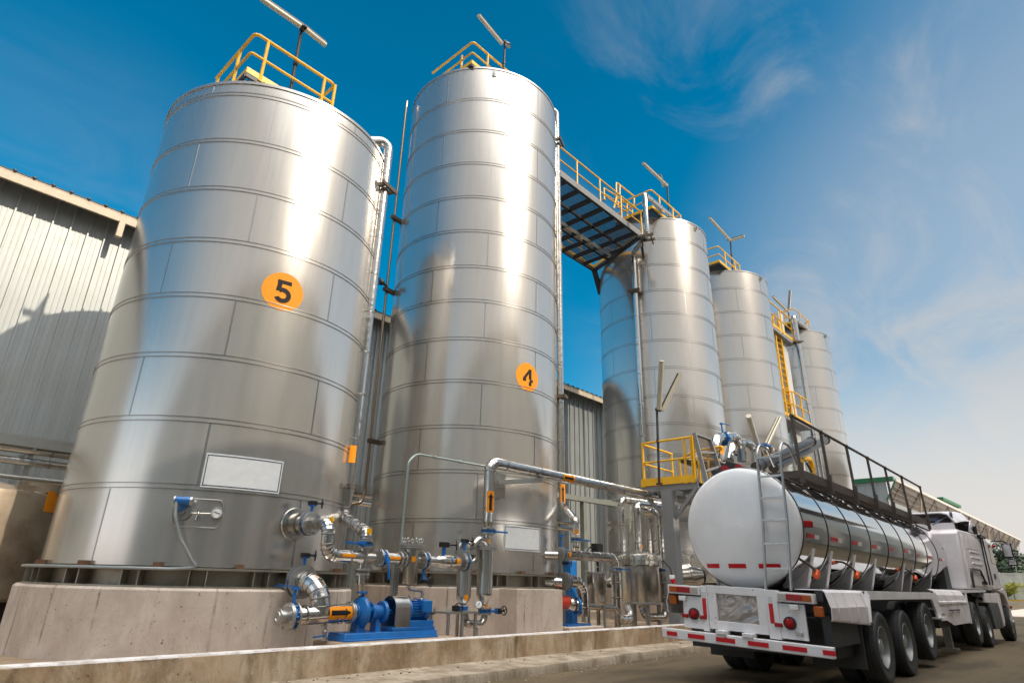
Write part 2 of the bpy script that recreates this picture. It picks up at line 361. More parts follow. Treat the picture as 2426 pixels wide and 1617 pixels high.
# ------------------------------------------------------------------ silos
R0 = 2.4; YC = 12.07
S = {5: (4.91, YC, R0), 4: (11.31, YC, R0), 3: (22.1, YC, R0), 2: (29.15, YC, R0), 1: (39.2, YC, R0)}
ZB = {5: 1.15, 4: 1.22, 3: 1.22, 2: 1.22, 1: 1.22}
RINGS = {5: [1.44,2.57,3.61,4.67,5.75,6.82,7.90,8.97,10.08,10.38],
         4: [1.52,2.59,3.67,4.71,5.83,6.93,7.97,8.94,10.01,11.08,12.19,13.32,14.46,15.66],
         3: [1.52,2.4,3.5,4.6,5.75,6.91,7.97,9.09,10.21,11.35,12.36,13.52,14.71,15.72],
         2: [1.52,2.8,4.0,5.25,6.5,7.73,8.96,10.15,11.41,12.64,13.86,15.14,16.12],
         1: [1.52,2.4,3.65,4.9,6.15,7.4,8.65,9.92,11.23,12.49,13.74,14.94,16.12]}
SEAM0 = {5: (-150, -119), 4: (-161.5, -127), 3: (-156, -122), 2: (-172, -138), 1: (-170, -135)}
WHERE = {5: 'shortest and nearest polished steel silo, numbered 5, with a plain white sign',
         4: 'tall polished steel silo numbered 4 beside the shorter nearest silo',
         3: 'tall polished steel silo at the far end of the high catwalk',
         2: 'steel silo just behind the loading gantry, second from the far end of the row',
         1: 'farthest steel silo, last in the row beyond the yellow ladder'}
SILO = {}
def text_mesh(txt, size, off):
    cu = bpy.data.curves.new('t', 'FONT'); cu.body = txt; cu.size = size; cu.offset = off; cu.align_x = 'CENTER'; cu.align_y = 'CENTER'; cu.resolution_u = 4
    o = bpy.data.objects.new('t', cu); COL.objects.link(o); dg = bpy.context.evaluated_depsgraph_get(); dg.update()
    me = bpy.data.meshes.new_from_object(o.evaluated_get(dg)); vs = [tuple(v.co) for v in me.vertices]; fs = [tuple(p.vertices) for p in me.polygons]
    bpy.data.objects.remove(o); bpy.data.curves.remove(cu); bpy.data.meshes.remove(me); return vs, fs
def wrap(s, a0, z0, vs, off):
    return [cylpt(s, a0 + x / (s[2] + off), z0 + y, off) for x, y, *_ in vs]
def patch(mb, s, a0, z0, w, h, off, nu=10):
    vs = [(-w/2 + w*i/nu, y) for y in (-h/2, h/2) for i in range(nu+1)]; n = nu + 1
    out = wrap(s, a0, z0, vs, off); inn = wrap(s, a0, z0, vs, off - .006)
    mb.add(out, [(i, i+1, n+i+1, n+i) for i in range(nu)])
    ring = list(range(n)) + list(range(2*n-1, n-1, -1)); mb.add([out[i] for i in ring] + [inn[i] for i in ring], [(i, (i+1) % len(ring), len(ring)+(i+1) % len(ring), len(ring)+i) for i in range(len(ring))])
for k in (5, 4, 3, 2, 1):
    s = S[k]; cx, cy, R = s; zs = RINGS[k]; zb = ZB[k]; c0 = (cx, cy, 0); rn = random.Random(k * 11)
    t = SILO[k] = thing('storage_silo', (cx, cy, zb), WHERE[k], 'silo', 'row of steel storage silos')
    sh = MB(); N = 144; tints = []
    for i in range(len(zs) - 1):
        a, b_ = zs[i], zs[i+1]; pr = [(a + .045, R), (a + .2*(b_-a) + .03, R + .0008), (b_ - .2*(b_-a) - .03, R - .0006), (b_ - .045, R)]
        if i == 0: pr[0] = (a, R)
        if i == len(zs) - 2: pr[-1] = (b_, R)
        o = len(sh.v)
        for z, r in pr:
            for q in range(N): g = 2*PI*q/N; sh.v.append(V((cx + r*math.cos(g), cy + r*math.sin(g), z)))
        seam = rad(SEAM0[k][(len(zs) - i) % 2]); tv = [rn.random() for _ in range(6)]
        for j in range(3):
            for q in range(N):
                q2 = (q + 1) % N; sh.f.append([o+j*N+q, o+j*N+q2, o+(j+1)*N+q2, o+(j+1)*N+q]); sh.m.append(0)
                tints.append(tv[int(((2*PI*(q+.5)/N - seam) % (2*PI)) / (2*PI/5.1))])
        # ring band at the top of this course
        if i < len(zs) - 2:
            o = len(sh.v); pr = [(b_-.045, R), (b_-.043, R+.012), (b_-.031, R+.012), (b_-.029, R+.002), (b_+.029, R+.002), (b_+.031, R+.012), (b_+.043, R+.012), (b_+.045, R)]
            for z, r in pr:
                for q in range(N): g = 2*PI*q/N; sh.v.append(V((cx + r*math.cos(g), cy + r*math.sin(g), z)))
            for j in range(len(pr)-1):
                for q in range(N): q2 = (q+1) % N; sh.f.append([o+j*N+q, o+j*N+q2, o+(j+1)*N+q2, o+(j+1)*N+q]); sh.m.append(1 if j in (1, 5) else 0); tints.append(.6)
    shell = sh.build('shell', [M_SILO, M_SEAM], t, ang=25)
    at = shell.data.attributes.new('panel', 'FLOAT', 'FACE'); at.data.foreach_set('value', tints)
    sm = MB()
    for i in range(len(zs) - 1):
        seam = rad(SEAM0[k][(len(zs) - i) % 2])
        for j in range(5):
            a = seam + j * 2*PI/5.1
            p, q = cylpt(s, a, zs[i] + .05, .001), cylpt(s, a, zs[i+1] - .05, .001); sm.mi = 0; sm.bar(p, q, .026, .005, V((math.cos(a), math.sin(a), 0))); sm.mi = 1; sm.bar(p, q, .011, .010, V((math.cos(a), math.sin(a), 0)))
    sm.build('vertical_seams', [M_SEAM, M_STRIP], t)['kind'] = 'stuff'
    rf = MB(); rf.lathe(c0, (0,0,1), [(zs[-1]-.05, R+.004), (zs[-1]-.05, R+.02), (zs[-1]+.012, R+.02), (zs[-1]+.012, R-.01), (zs[-1] + .42, .5), (zs[-1] + .46, .02)], 96)
    rf.build('roof', M_SILO, t)
    lug = MB(); a = rad(-128 if k == 4 else -100)
    p = cylpt(s, a, zs[-1] - .2, .012); n_ = V((math.cos(a), math.sin(a), 0)); tt = V((-n_.y, n_.x, 0))
    lug.obox(p + n_*.003, tt * .07, V((0,0,.11)), n_ * .006); lug.obox(p + n_*.05, tt * .008, V((0,0,.09)), n_ * .045)
    if k != 5: lug.build('lifting_lug', M_GALV, t)
    sk = MB(); zf = zs[0]; rs = R - .03
    sk.lathe(c0, (0,0,1), [(zb + .03, rs), (zf - .02, rs)], 96)
    sk.lathe(c0, (0,0,1), [(zf - .045, R - .05), (zf - .045, R + .165), (zf - .012, R + .165), (zf - .012, R - .05)], 96)
    sk.lathe(c0, (0,0,1), [(zb, R - .05), (zb, R + .17), (zb + .028, R + .17), (zb + .028, R - .05)], 96)
    ng = 18
    for g in range(ng):
        for d in (-.045, .045):
            a = 2*PI*(g + .35)/ng + d; n_ = V((math.cos(a), math.sin(a), 0)); tt = V((-n_.y, n_.x, 0)); p = V(c0) + n_ * (R + .058); p.z = (zb + zf - .02) / 2
            sk.obox(p, n_ * .095, tt * .008, V((0, 0, (zf - zb) / 2 - .03)))
    sk.build('skirt', M_SKIRT, t)
    hd = MB()
    for g in range(14):
        a = 2*PI*(g + .1)/14; n_ = V((math.cos(a), math.sin(a), 0)); tt = V((-n_.y, n_.x, 0)); p = V(c0) + n_ * (R + .06); p.z = zf + .02
        hd.obox(p, n_ * .05, tt * .05, V((0,0,.03)))
    if k in (5, 4): hd.build('hold_down_clip', paint('rusty_clip', (.16,.075,.04), .7), t)['kind'] = 'stuff'
    # plinth
    rp = 2.67 if k == 5 else 2.6
    pt = thing('concrete_plinth', (cx, cy, .2), {5: 'round cast concrete plinth under the shortest silo', 4: 'pale round concrete plinth with a square pier under the silo numbered 4',
               3: 'concrete plinth behind the shiny filter vessels, under the third silo', 2: 'concrete plinth hidden behind the tanker, under the second farthest silo', 1: 'concrete plinth under the farthest silo'}[k], 'plinth', 'concrete silo plinths')
    pl = MB(); NP = 30
    pr = [(.2, rp), (zb - .03, rp - .004), (zb, rp - .035), (zb, .3)]
    pl.lathe(c0, (0,0,1), pr, NP); bo = pl.build('plinth_body', M_CONC_PLINTH, pt, ang=8, bevel=.006)
    if k == 4:
        pl = MB()
        for c in ((('D',1335,1100),('D',1672,1090)),):
            pa = P(*c[0], Y=9.2); pb = P(*c[1], Y=9.2); pl.box(pa.x, pb.x, 9.2, 10.6, .2, zb - .012)
        pl.build('pier', M_CONC_PLINTH, pt, bevel=.01)

# numbers, signs
def number_disc(k, a, z, r, txt):
    s = S[k]; n = 48; mb = MB()
    vs = [(r*rr*math.cos(2*PI*i/n), r*rr*math.sin(2*PI*i/n)) for rr in (1, .75, .5, .25) for i in range(n)] + [(0, 0)]
    fs = [(j*n+i, j*n+(i+1) % n, (j+1)*n+(i+1) % n, (j+1)*n+i) for j in range(3) for i in range(n)] + [(3*n+i, 3*n+(i+1) % n, 4*n) for i in range(n)]
    mb.add(wrap(s, a, z, vs, .004), fs); o = mb.build('number_disc', M_ORANGE, SILO[k])
    if txt in ('4', '5'):
        if txt == '4':
            gv = [(.08,.22),(.08,-.10),(.28,-.10),(.28,.5),(.10,.5),(-.36,-.27),(.40,-.27),(.40,-.10),(-.36,-.10),(.08,-.5),(.28,-.5),(.28,-.27),(.08,-.27),(-.15,-.10)]
            gf = [(0,1,2,3),(0,3,4),(5,6,7,8),(9,10,11,12),(8,13,0,4)]; hv = [.009] * len(gv)
        else:
            gv = [(-.27,.33),(.30,.33),(.30,.5),(-.27,.5),(-.29,-.02),(-.10,.02),(-.08,.33),(-.26,.33)]; gf = [(0,1,2,3),(4,5,6,7)]; hv = [.009] * 8; n0 = 8; m_ = 24
            for i in range(m_ + 1):
                g = rad(132 - 285 * i / m_)
                for rr in (.335, .15): gv.append((rr * math.cos(g) * 1.02, -.17 + rr * math.sin(g))); hv.append(.0105)
            gf += [(n0+2*i, n0+2*i+1, n0+2*i+3, n0+2*i+2) for i in range(m_)]
        mb = MB(); mb.add([cylpt(s, a + x*r*1.18/s[2], z + y*r*1.18, h_) for (x, y), h_ in zip(gv, hv)], gf); mb.build('numeral', M_INK, o)
    elif txt:
        tv, tf = text_mesh(txt, r * 1.72, .004); mb = MB(); ys = [v[1] for v in tv]; xs = [v[0] for v in tv]; my = (max(ys)+min(ys))/2; mx = (max(xs)+min(xs))/2
        mb.add(wrap(s, a, z, [((x-mx)*1.1, y-my) for x, y, *_ in tv], .009), tf); mb.build('numeral', M_INK, o)
number_disc(5, az_of(S[5], on_silo(S[5], 'W', 650, 671)), 6.05, .365, '5')
number_disc(4, az_of(S[4], on_silo(S[4], 'W', 1212, 866)), 6.14, .37, '4')
number_disc(3, az_of(S[3], on_silo(S[3], 'F', 845, 960)), 6.29, .37, '3')
def sign(k, a0, a1, z0, z1):
    s = S[k]; a = (a0 + a1) / 2; w_ = abs(a1 - a0) * s[2]; zc = (z0 + z1) / 2; h = abs(z1 - z0)
    mb = MB(); patch(mb, s, a, zc, w_, h, .012); o = mb.build('sign_plate', M_WHITE, SILO[k])
    o['label'] = 'blank white plate with a thin navy border'
    bd = MB(); e = .03; b_ = .012
    for q in ((0, h/2-e, w_-2*e, b_), (0, -h/2+e, w_-2*e, b_)): patch(bd, s, a + q[0]/s[2], zc + q[1], q[2], q[3], .015)
    for q in (-1, 1): patch(bd, s, a + q*(w_/2-e)/s[2], zc, b_, h - 2*e + b_, .0155, 1)
    bd.build('border', M_NAVY, o)
sign(5, rad(-118.2), rad(-90.0), 3.1, 2.58)
sign(4, rad(-111.4), rad(-85.2), 2.53, 2.0)

gr = MB(); rg = random.Random(21)
for _ in range(420):
    x = rg.uniform(2, 24); y = edge_y(x) - abs(rg.gauss(.02, .18)) if rg.random() < .7 else rg.uniform(7.5, 7.88); z = .0 if y < edge_y(x) else .135; s_ = rg.uniform(.006, .022); gr.sphere((x, y, z + s_*.4), s_, 6, 4, (1, rg.uniform(.6, 1.2), .7))
tag(gr.build('gravel', M_CONC_KERB, loc=(10, 7, 0)), kind='stuff')
# ------------------------------------------------------------------ warehouse behind the silos
M_SHEET = paint('galvalume_sheet', (.40,.435,.445), .38, .25, .3, (.30,.27,.22), .03, 1.2)
M_ROOFS = paint('dark_roof_sheet', (.055,.05,.047), .5, .3, .3)
M_CREAM = paint('cream_steel', (.56,.48,.36), .5, 0, .3, (.3,.24,.17))
def corrugated(x0, x1, z0, z1, y, pitch, depth):
    mb = MB(); xs = []; x = x0
    while x < x1:
        for dx, d in ((0,0),(.010,depth),(.045,depth),(.055,0),(.155,0),(.160,.016),(.18,.016),(.185,0),(.265,0),(.270,.016),(.29,.016),(.295,0)):
            xs.append((x + dx * pitch / .385, y - d))
        x += pitch
    zz = [z0, z1]; n = len(xs)
    mb.add([(a, b, z) for z in zz for a, b in xs], [(i, i+1, n+i+1, n+i) for i in range(n-1)]); return mb
t = thing('warehouse', (14, 18, .2), 'long ribbed metal clad warehouse behind the row of silos, pale sheeting under a dark roof', 'warehouse')
corrugated(-16, 46, .2, 10.35, 18.0, .388, .07).build('wall', M_SHEET, t, ang=20)
mb = MB(); mb.box(-16, 46, 18.01, 40, .2, 10.2); mb.build('wall_core', M_SHEET, t)
rf = MB(); x = -16.4; pr = []
while x < 46.4:
    for dx, d in ((0,0),(.30,0),(.325,.05),(.365,.05),(.39,0)): pr.append((x + dx, d))
    x += .392
n = len(pr); y0, y1, z0, sl = 17.38, 30, 10.33, .13
rf.add([(a, y0, z0 + d) for a, d in pr] + [(a, y1, z0 + d + sl*(y1-y0)) for a, d in pr] + [(a, y0, z0 + d - .012) for a, d in pr] + [(a, y1, z0 + d - .012 + sl*(y1-y0)) for a, d in pr],
       [(i, i+1, n+i+1, n+i) for i in range(n-1)] + [(2*n+i, 3*n+i, 3*n+i+1, 2*n+i+1) for i in range(n-1)] + [(i, 2*n+i, 2*n+i+1, i+1) for i in range(n-1)])
ro = rf.build('roof', M_ROOFS, t, ang=15)
cp = MB(); x = -16.4
while x < 46.4: cp.sphere((x + .345, 17.38, 10.345), .045, 8, 5, (1, .6, 1)); x += .392
o = cp.build('rib_cap', M_DARK, ro); o['kind'] = 'stuff'
g_ = MB(); g_.box(-16.3, 46.3, 17.40, 17.47, 10.06, 10.30); g_.box(-16.3, 46.3, 17.395, 17.49, 10.285, 10.31); g_.build('fascia', M_CREAM, t)
for x in (3.22, 9.2, 15.3, 21.4, 27.5):
    g_ = MB(); g_.box(x - .07, x + .07, 17.36, 17.50, 9.62, 10.1); g_.build('gutter_bracket', M_CREAM, t)
for x in (9.95, 21.3):
    g_ = MB(); g_.bar((x, 17.62, .2), (x, 17.62, 9.4), .16, .13, (0,1,0)); g_.bar((x, 17.62, 9.4), (x, 17.45, 9.62), .15, .12, (0,1,0)); g_.build('downpipe', paint('white_gutter_paint', (.62,.58,.5), .5), t)

# ------------------------------------------------------------------ building across the yard (behind the viewer, mirrored in the steel)
M_SHED = paint('shed_cladding', (.74,.67,.58), .55, .2, .5, (.12,.11,.09), .05, .4)
M_SHEDROOF = paint('shed_roof', (.16,.15,.15), .6, .2, .4)
t = thing('opposite_shed', (-8, -5, 0), 'long grey industrial shed across the yard, mirrored in the polished silos', 'shed')
mb = MB(); mb.box(-58, 15, -26, -3.2, 0, 12.2); mb.build('wall', M_SHED, t)
mb = MB(); mb.box(15, 26, -26, -3.5, 0, 10.7); mb.build('low_wall', M_SHED, t)
mb = MB(); mb.box(26, 56.6, -26, -3.6, 0, 8.6); mb.build('low_wall', M_SHED, t)
mb = MB(); mb.add([(-58.4,-2.5,12.35),(15.4,-2.5,12.35),(15.4,-14,14.6),(-58.4,-14,14.6),(15.4,-26,12.3),(-58.4,-26,12.3),(-58.4,-2.5,12.2),(15.4,-2.5,12.2)], [(0,1,2,3),(3,2,4,5),(6,7,1,0),(6,5,4,7)]); mb.build('roof', M_SHEDROOF, t)
mb = MB(); mb.add([(15.1,-2.9,10.85),(57,-2.9,10.85),(57,-14,12.5),(15.1,-14,12.5),(57,-26,10.8),(15.1,-26,10.8),(15.1,-2.9,10.7),(57,-2.9,10.7)], [(0,1,2,3),(3,2,4,5),(6,7,1,0),(6,5,4,7)]); mb.build('low_roof', M_SHEDROOF, t)
for x in range(-54, 54, 7):
    mb = MB(); mb.box(x, x + 3.6, -3.2 if x < 12 else -3.5, -3.15 if x < 12 else -3.45, 0, 4.4); mb.build('roller_door', plain('roller_door_grey', (.30,.29,.27), .5) if 'rd' not in MATS else MATS['rd'], t); MATS['rd'] = MATS['roller_door_grey']
mb = MB()
for x in (-50, -40, -30, -20, -10, 0, 9): mb.box(x - .2, x + .2, -3.2, -3.02, 0, 12.2)
mb.build('pilaster', M_SHEDROOF, t)['kind'] = 'stuff'

# ------------------------------------------------------------------ farther warehouse with a canopy, far wall, trees
M_GREEN = paint('green_trim', (.015,.16,.06), .5)
M_SOFFIT = paint('soffit_sheet', (.26,.24,.22), .6, 0, .5)
M_TRUSS = paint('truss_steel', (.17,.155,.14), .6)
t = thing('canopy_warehouse', (60, 12, 0), 'distant pale warehouse with green roof trim and a long raking canopy, beyond the tanker', 'warehouse')
XA, XB = 50, 133
mb = MB(); mb.box(XA + .3, XA + 45, 11.6, 40, 0, 8.3); mb.build('wall', M_SHEET, t)
corr = MB(); y = 10.4
while y < 30: corr.box(XA, XA + .03, y, y + .05, 5.2, 8.6); y += .42
corr.box(XA + .03, XA + .28, 10.3, 30, 4.6, 8.6); corr.build('gable_sheet', M_SHEET, t)
mb = MB(); mb.box(XA - .12, XA + .3, 9.75, 30, 8.56, 8.86); mb.bar((XA - .02, 9.62, 8.6), (XA - .02, 10.36, 7.28), .10, .14, (1,0,0)); mb.build('trim', M_GREEN, t)
mb = MB(); mb.add([(XA, 9.61, 8.5), (XB, 9.61, 9.5), (XB, 10.6, 8.1), (XA, 10.4, 7.3), (XB, 10.7, 8.2), (XA, 10.5, 7.4), (XA, 9.66, 8.62), (XB, 9.66, 9.62)], [(0,1,2,3), (4,5,3,2), (0,6,7,1)]); mb.build('soffit', M_SOFFIT, t)
mb = MB()
for i in range(14):
    x = XA + 1.5 + i * 6; k = (x - XA) / (XB - XA)
    mb.bar((x, 9.60, 8.46 + k), (x, 10.44, 7.28 + .8*k), .08, .12, (1,0,0)); mb.bar((x, 9.62, 8.40 + k), (x + 6, 10.40, 7.26 + .8*k), .05, .05, (0,0,1))
for q in (.25, .5, .75): mb.bar((XA, 9.6 + .8*q, 8.42 - 1.16*q), (XB, 9.6 + .9*q, 9.42 - 1.36*q), .05, .06)
mb.build('truss', M_TRUSS, t)['kind'] = 'stuff'
mb = MB(); mb.bar((XA - .2, 9.58, 8.58), (XB + .2, 9.58, 9.58), .1, .2); mb.build('gutter', paint('pale_gutter', (.62,.6,.55), .5), t)
for x in (58, 82, 96, 112):
    k = (x - XA) / (XB - XA); mb = MB(); mb.bar((x, 9.66, 8.3 + k), (x, 9.9, 7.0 + .8*k), .14, .14); mb.build('strut', M_CREAM, t)
mb = MB(); mb.prism([(XA, 9.8, 8.9), (XA, 30, 12.6), (XA, 30, 8.4), (XA, 9.8, 8.4)], (XB - XA, 0, 0)); mb.build('roof', M_ROOFS, t) if False else None
v1, v2 = P('N', 310, 122, Y=10.3), P('N', 485, 200, Y=10.3)
mb = MB(); mb.bar(v1, v2, .5, .28); mb.build('roof_ventilator', M_GREEN, t)

wl = thing('boundary_wall', (196, 10, 0), 'far off low white boundary wall across the sunlit road', 'wall')
mb = MB(); mb.box(196, 196.4, -30, 60, 0, 5.9); mb.box(195.9, 196.5, -30, 60, 5.9, 6.15); mb.build('wall_panel', paint('white_wall_paint', (.66,.62,.58), .7, dirt=.5, scale=.3), wl)
mb = MB()
for y in range(-28, 60, 6): mb.box(195.8, 196.0, y - .25, y + .25, 0, 6.3)
mb.build('pier', paint('white_wall_paint', (.6,.56,.52), .7), wl)['kind'] = 'stuff'

def leafmat(name, c1, c2):
    m, nt, b = nodemat(name); g = noise(nt, .8, 5, .7); nt.links.new(mixc(nt, ramp(nt, g, [(.35, (0,0,0)), (.65, (1,1,1))]), c1, c2), b.inputs['Base Color']); b.inputs['Roughness'].default_value = .6
    return m
def crown(mb, c, r, n, size, rn, flat=.8):
    blobs = [(V((rn.gauss(0, .42) * r, rn.gauss(0, .42) * r, rn.uniform(-.5, .6) * r * flat)), rn.uniform(.3, .5) * r) for _ in range(16)]
    for i in range(n):
        bc, br = rn.choice(blobs); d = V((rn.gauss(0,1), rn.gauss(0,1), rn.gauss(0,1))).normalized() * br * rn.uniform(.6, 1.05)
        p = V(c) + bc + d; a = V((rn.gauss(0,1), rn.gauss(0,1), rn.gauss(0,1))).normalized(); q = a.orthogonal().normalized(); s_ = size * rn.uniform(.6, 1.4)
        mb.add([p - a*s_, p + q*s_*.5, p + a*s_, p - q*s_*.5], [(0,1,2,3)])
M_BARK = paint('bark', (.10,.07,.045), .8)
def tree(p, h, r, n, size, seed, lm, label, cat='tree', name='broadleaf_tree', trunk=.35):
    rn = random.Random(seed); t = thing(name, p, label, cat); p = V(p)
    tr = MB(); top = p + V((0, 0, h - r * 1.1)); tr.cyl(p, top, trunk, trunk * .55, 10)
    for _ in range(7):
        d = V((rn.uniform(-1,1), rn.uniform(-1,1), rn.uniform(.4,1.1))).normalized() * r * .8; tr.cyl(top - V((0,0,rn.uniform(0, h*.2))), top + d, trunk * .4, trunk * .1, 7)
    tr.build('trunk', M_BARK, t)
    cr = MB(); crown(cr, p + V((0,0,h - r * .75)), r, n, size, rn); cr.build('crown', lm, t, smooth=False)
LM1 = leafmat('distant_leaves', (.05,.075,.045), (.10,.13,.075)); LM2 = leafmat('yellow_leaves', (.36,.30,.02), (.20,.24,.03)); LM3 = leafmat('green_leaves', (.05,.09,.02), (.12,.16,.04))
q = P('N', 1010, 880, X=215); tree((215, q.y, 0), 13.5, 5.2, 5200, .42, 5, LM1, 'hazy round tree beyond the far white wall')
q = P('N', 1150, 880, X=225); tree((225, q.y, 0), 11, 5, 3500, .42, 6, LM1, 'second hazy tree beyond the far wall, nearer the edge of the yard')
q = P('N', 1020, 1060, X=193); tree((193.4, q.y, .16), 3.9, 1.75, 1500, .16, 7, LM2, 'yellow leafed shrub in front of the far white wall', 'shrub', 'shrub', .1)
q = P('N', 985, 1060, X=193); tree((193.2, q.y + .6, .16), 2.6, 1.3, 900, .15, 8, LM3, 'green shrub beside the yellow shrub at the far wall', 'shrub', 'shrub', .1)
q = P('N', 1055, 870, X=205); lp = thing('street_lamp', (205, q.y, 0), 'thin twin headed lamp post far off above the boundary wall', 'street lamp')
q1 = P('N', 1030, 650, X=205)
mb = MB(); mb.tube([(205, q.y, 0), (205, q.y, 14), (205, q1.y, q1.z)], .09, 2); mb.build('pole', M_GALV, lp)
for px in (1010, 1040):
    e = P('N', px, 640, X=205); mb = MB(); mb.bar(e + V((0,-.45,0)), e + V((0,.45,.1)), .3, .2); mb.bar(e, q1, .08, .08); mb.build('lamp_head', M_GREY, lp)
# ------------------------------------------------------------------ railings, lamps, roof platforms
def rails(parent, pts, h=1.05, posts=None, r=.034, toe=True, mids=(.5,), mat=None, closed=False, name='railing', bend=.12):
    mat = mat or M_YELLOW; pts = [V(p) for p in pts]; up = V((0,0,1))
    mb = MB(); mb.tube([p + up*h for p in pts], r, bend, 8); o = mb.build('top_rail', mat, parent)
    for q in mids: mb = MB(); mb.tube([p + up*h*q for p in pts], r*.85, bend*.6, 8); mb.build('mid_rail', mat, parent)
    for p in (posts or pts):
        p = V(p); mb = MB(); mb.cyl(p - up*.05, p + up*(h - .005), r, n=8); mb.box(p.x-.05, p.x+.05, p.y-.05, p.y+.05, p.z-.05, p.z-.03); mb.build('post', mat, parent)
    if toe:
        mb = MB()
        for a, b_ in zip(pts, pts[1:]): mb.bar(a + up*.07, b_ + up*.07, .012, .13)
        mb.build('toe_board', mat, parent)
def grate(parent, x0, x1, y0, y1, z, mat=None, dx=.06, dy=.12):
    mb = MB(); x = x0
    while x <= x1: mb.box(x - .006, x + .006, y0, y1, z - .03, z); x += dx
    y = y0
    while y <= y1: mb.box(x0, x1, y - .006, y + .006, z - .022, z - .004); y += dy
    o = mb.build('grating', mat or M_DARK, parent, smooth=False); return o
M_TUBE = paint('lamp_diffuser', (.50,.47,.38), .3, 0, .2)
def lamp(base, top, ends, label, thick=.05):
    t = thing('twin_tube_lamp', base, label, 'lamp', 'twin tube lamps on dark poles'); base, top = V(base), V(top)
    mb = MB(); mb.cyl(base, top + V((0,0,.05)), .036, n=10); mb.cyl(base, base + V((0,0,.03)), .09, n=10); mb.cyl(base + (top-base)*.55, base + (top-base)*.6, .05, n=10); mb.sphere(top + V((0,0,.03)), .06, 10, 6)
    mb.build('pole', M_DARK, t)
    for a, b_ in ends:
        a, b_ = V(a), V(b_); d = (b_ - a).normalized(); side = d.cross(V((0,0,1))).normalized(); dn = side.cross(d).normalized()
        if dn.z > 0: dn = -dn
        mb = MB(); mb.bar(a - d*.06, b_, thick*1.9, .05, dn); mb.bar(top, a, .05, .05); o = mb.build('lamp_housing', M_DARK, t)
        mb = MB(); mb.cyl(a + dn*.055, b_ + dn*.055 + d*.02, thick*1.15, n=12); mb.build('lamp_tube', M_TUBE, o)
    return t
def platform(k, x0, x1, y0, y1, z, posts, label, h=1.05):
    t = thing('roof_platform', ((x0+x1)/2, (y0+y1)/2, RINGS[k][-1]), label, 'platform', 'yellow railed roof platforms')
    grate(t, x0, x1, y0, y1, z)
    mb = MB()
    for a, b_ in (((x0,y0),(x1,y0)), ((x0,y1),(x1,y1)), ((x0,y0),(x0,y1)), ((x1,y0),(x1,y1))): mb.bar((*a, z-.07), (*b_, z-.07), .05, .09)
    for x in (x0+.1, x1-.1):
        for y in (y0+.1, y1-.1): mb.cyl((x, y, z - .1), (x, y, RINGS[k][-1] + .03), .03, n=8)
    mb.build('frame', M_DARK, t)
    rails(t, [(x0, y1, z), (x0, y0, z), (x1, y0, z), (x1, y1, z)], h, posts)
    return t
platform(5, 3.24, 5.14, 10.52, 12.4, 10.76, [(3.53,10.52,10.76), (4.87,10.52,10.76), (5.14,10.52,10.76), (5.14,11.1,10.76), (3.24,11.2,10.76), (3.24,12.3,10.76)], 'yellow railed platform on the roof of the shortest silo')
z5 = 12.74
lamp((4.22, 10.62, 10.5), (4.19, 10.62, z5), [(P('A',1597,130,Z=z5), P('A',1395,-10,Z=z5)), (P('A',1625,148,Z=z5), P('A',1725,228,Z=z5))], 'twin tube lamp on the roof of the shortest silo')
c1, c2 = P('I',708,258,Z=16.62), P('I',1012,497,Z=16.62)
platform(4, c1.x, c2.x, c1.y, c1.y + 1.9, 15.76, [P('I',640,345,Z=16.62) - V((0,0,.86)), (P('I',803,335,Z=16.62).x, c1.y, 15.76), (c2.x, c1.y, 15.76), (c2.x, c1.y+1.8, 15.76)], 'yellow railed platform on the roof of the silo numbered 4', .86)
z4 = 17.9; pb = P('I',895,440,Y=10.55)
lamp((pb.x, 10.55, 15.55), (P('I',905,265,Y=10.55).x, 10.55, P('I',905,265,Y=10.55).z), [(P('I',885,262,Y=10.5), P('I',742,90,Y=10.2)), (P('I',915,262,Y=10.5), P('I',930,275,Y=9.8))], 'twin tube lamp on the roof of the silo numbered 4, one tube pointing out')
c1, c2 = P('J',1212,596,Z=16.75), P('J',1540,868,Z=16.75)
platform(3, c1.x, c2.x, c1.y, c1.y + 1.8, 15.85, [(c1.x + (c2.x-c1.x)*q, c1.y, 15.85) for q in (.26, .72, 1)] + [(c1.x, c1.y+1.2, 15.85), (c2.x, c1.y+1, 15.85)], 'yellow railed platform on the roof of the silo at the end of the catwalk', .9)
pb = P('J',1405,880,Y=c1.y+.1); pt_ = P('J',1388,545,Y=c1.y+.1)
lamp((pb.x, pb.y, 15.8), pt_, [(pt_ + V((-.05,0,0)), P('J',1125,298,Y=pt_.y-.2)), (pt_ + V((-.05,.1,0)), P('J',1310,430,Y=pt_.y+.3))], 'twin tube lamp on the roof of the silo at the end of the catwalk', .055)
c1, c2 = P('K',153,260,Z=17.2), P('K',290,370,Z=17.2)
platform(2, c1.x, c2.x, c1.y, c1.y + 1.8, 16.3, [(c1.x + (c2.x-c1.x)*q, c1.y, 16.3) for q in (.3, .75, 1)] + [(c1.x, c1.y+.6, 16.3), (c1.x, c1.y+1.3, 16.3)], 'yellow railed platform on the roof of the second farthest silo', .9)
pb = P('K',242,412,Y=c1.y+.1); pt_ = P('K',228,222,Y=c1.y+.1)
lamp((pb.x, pb.y, 16.25), pt_, [(pt_, P('K',105,88,Y=pt_.y-.2)), (pt_ + V((0,.1,.02)), pt_ + V((.1,-.7,.05)))], 'twin tube lamp on the roof of the second farthest silo', .06)
c1, c2 = P('K',610,634,Z=17.2), P('K',705,712,Z=17.2)
platform(1, c1.x, c2.x, c1.y, c1.y + 1.8, 16.3, [(c1.x + (c2.x-c1.x)*q, c1.y, 16.3) for q in (.35, .8, 1)] + [(c1.x, c1.y+.6, 16.3)], 'yellow railed platform on the roof of the farthest silo', .9)
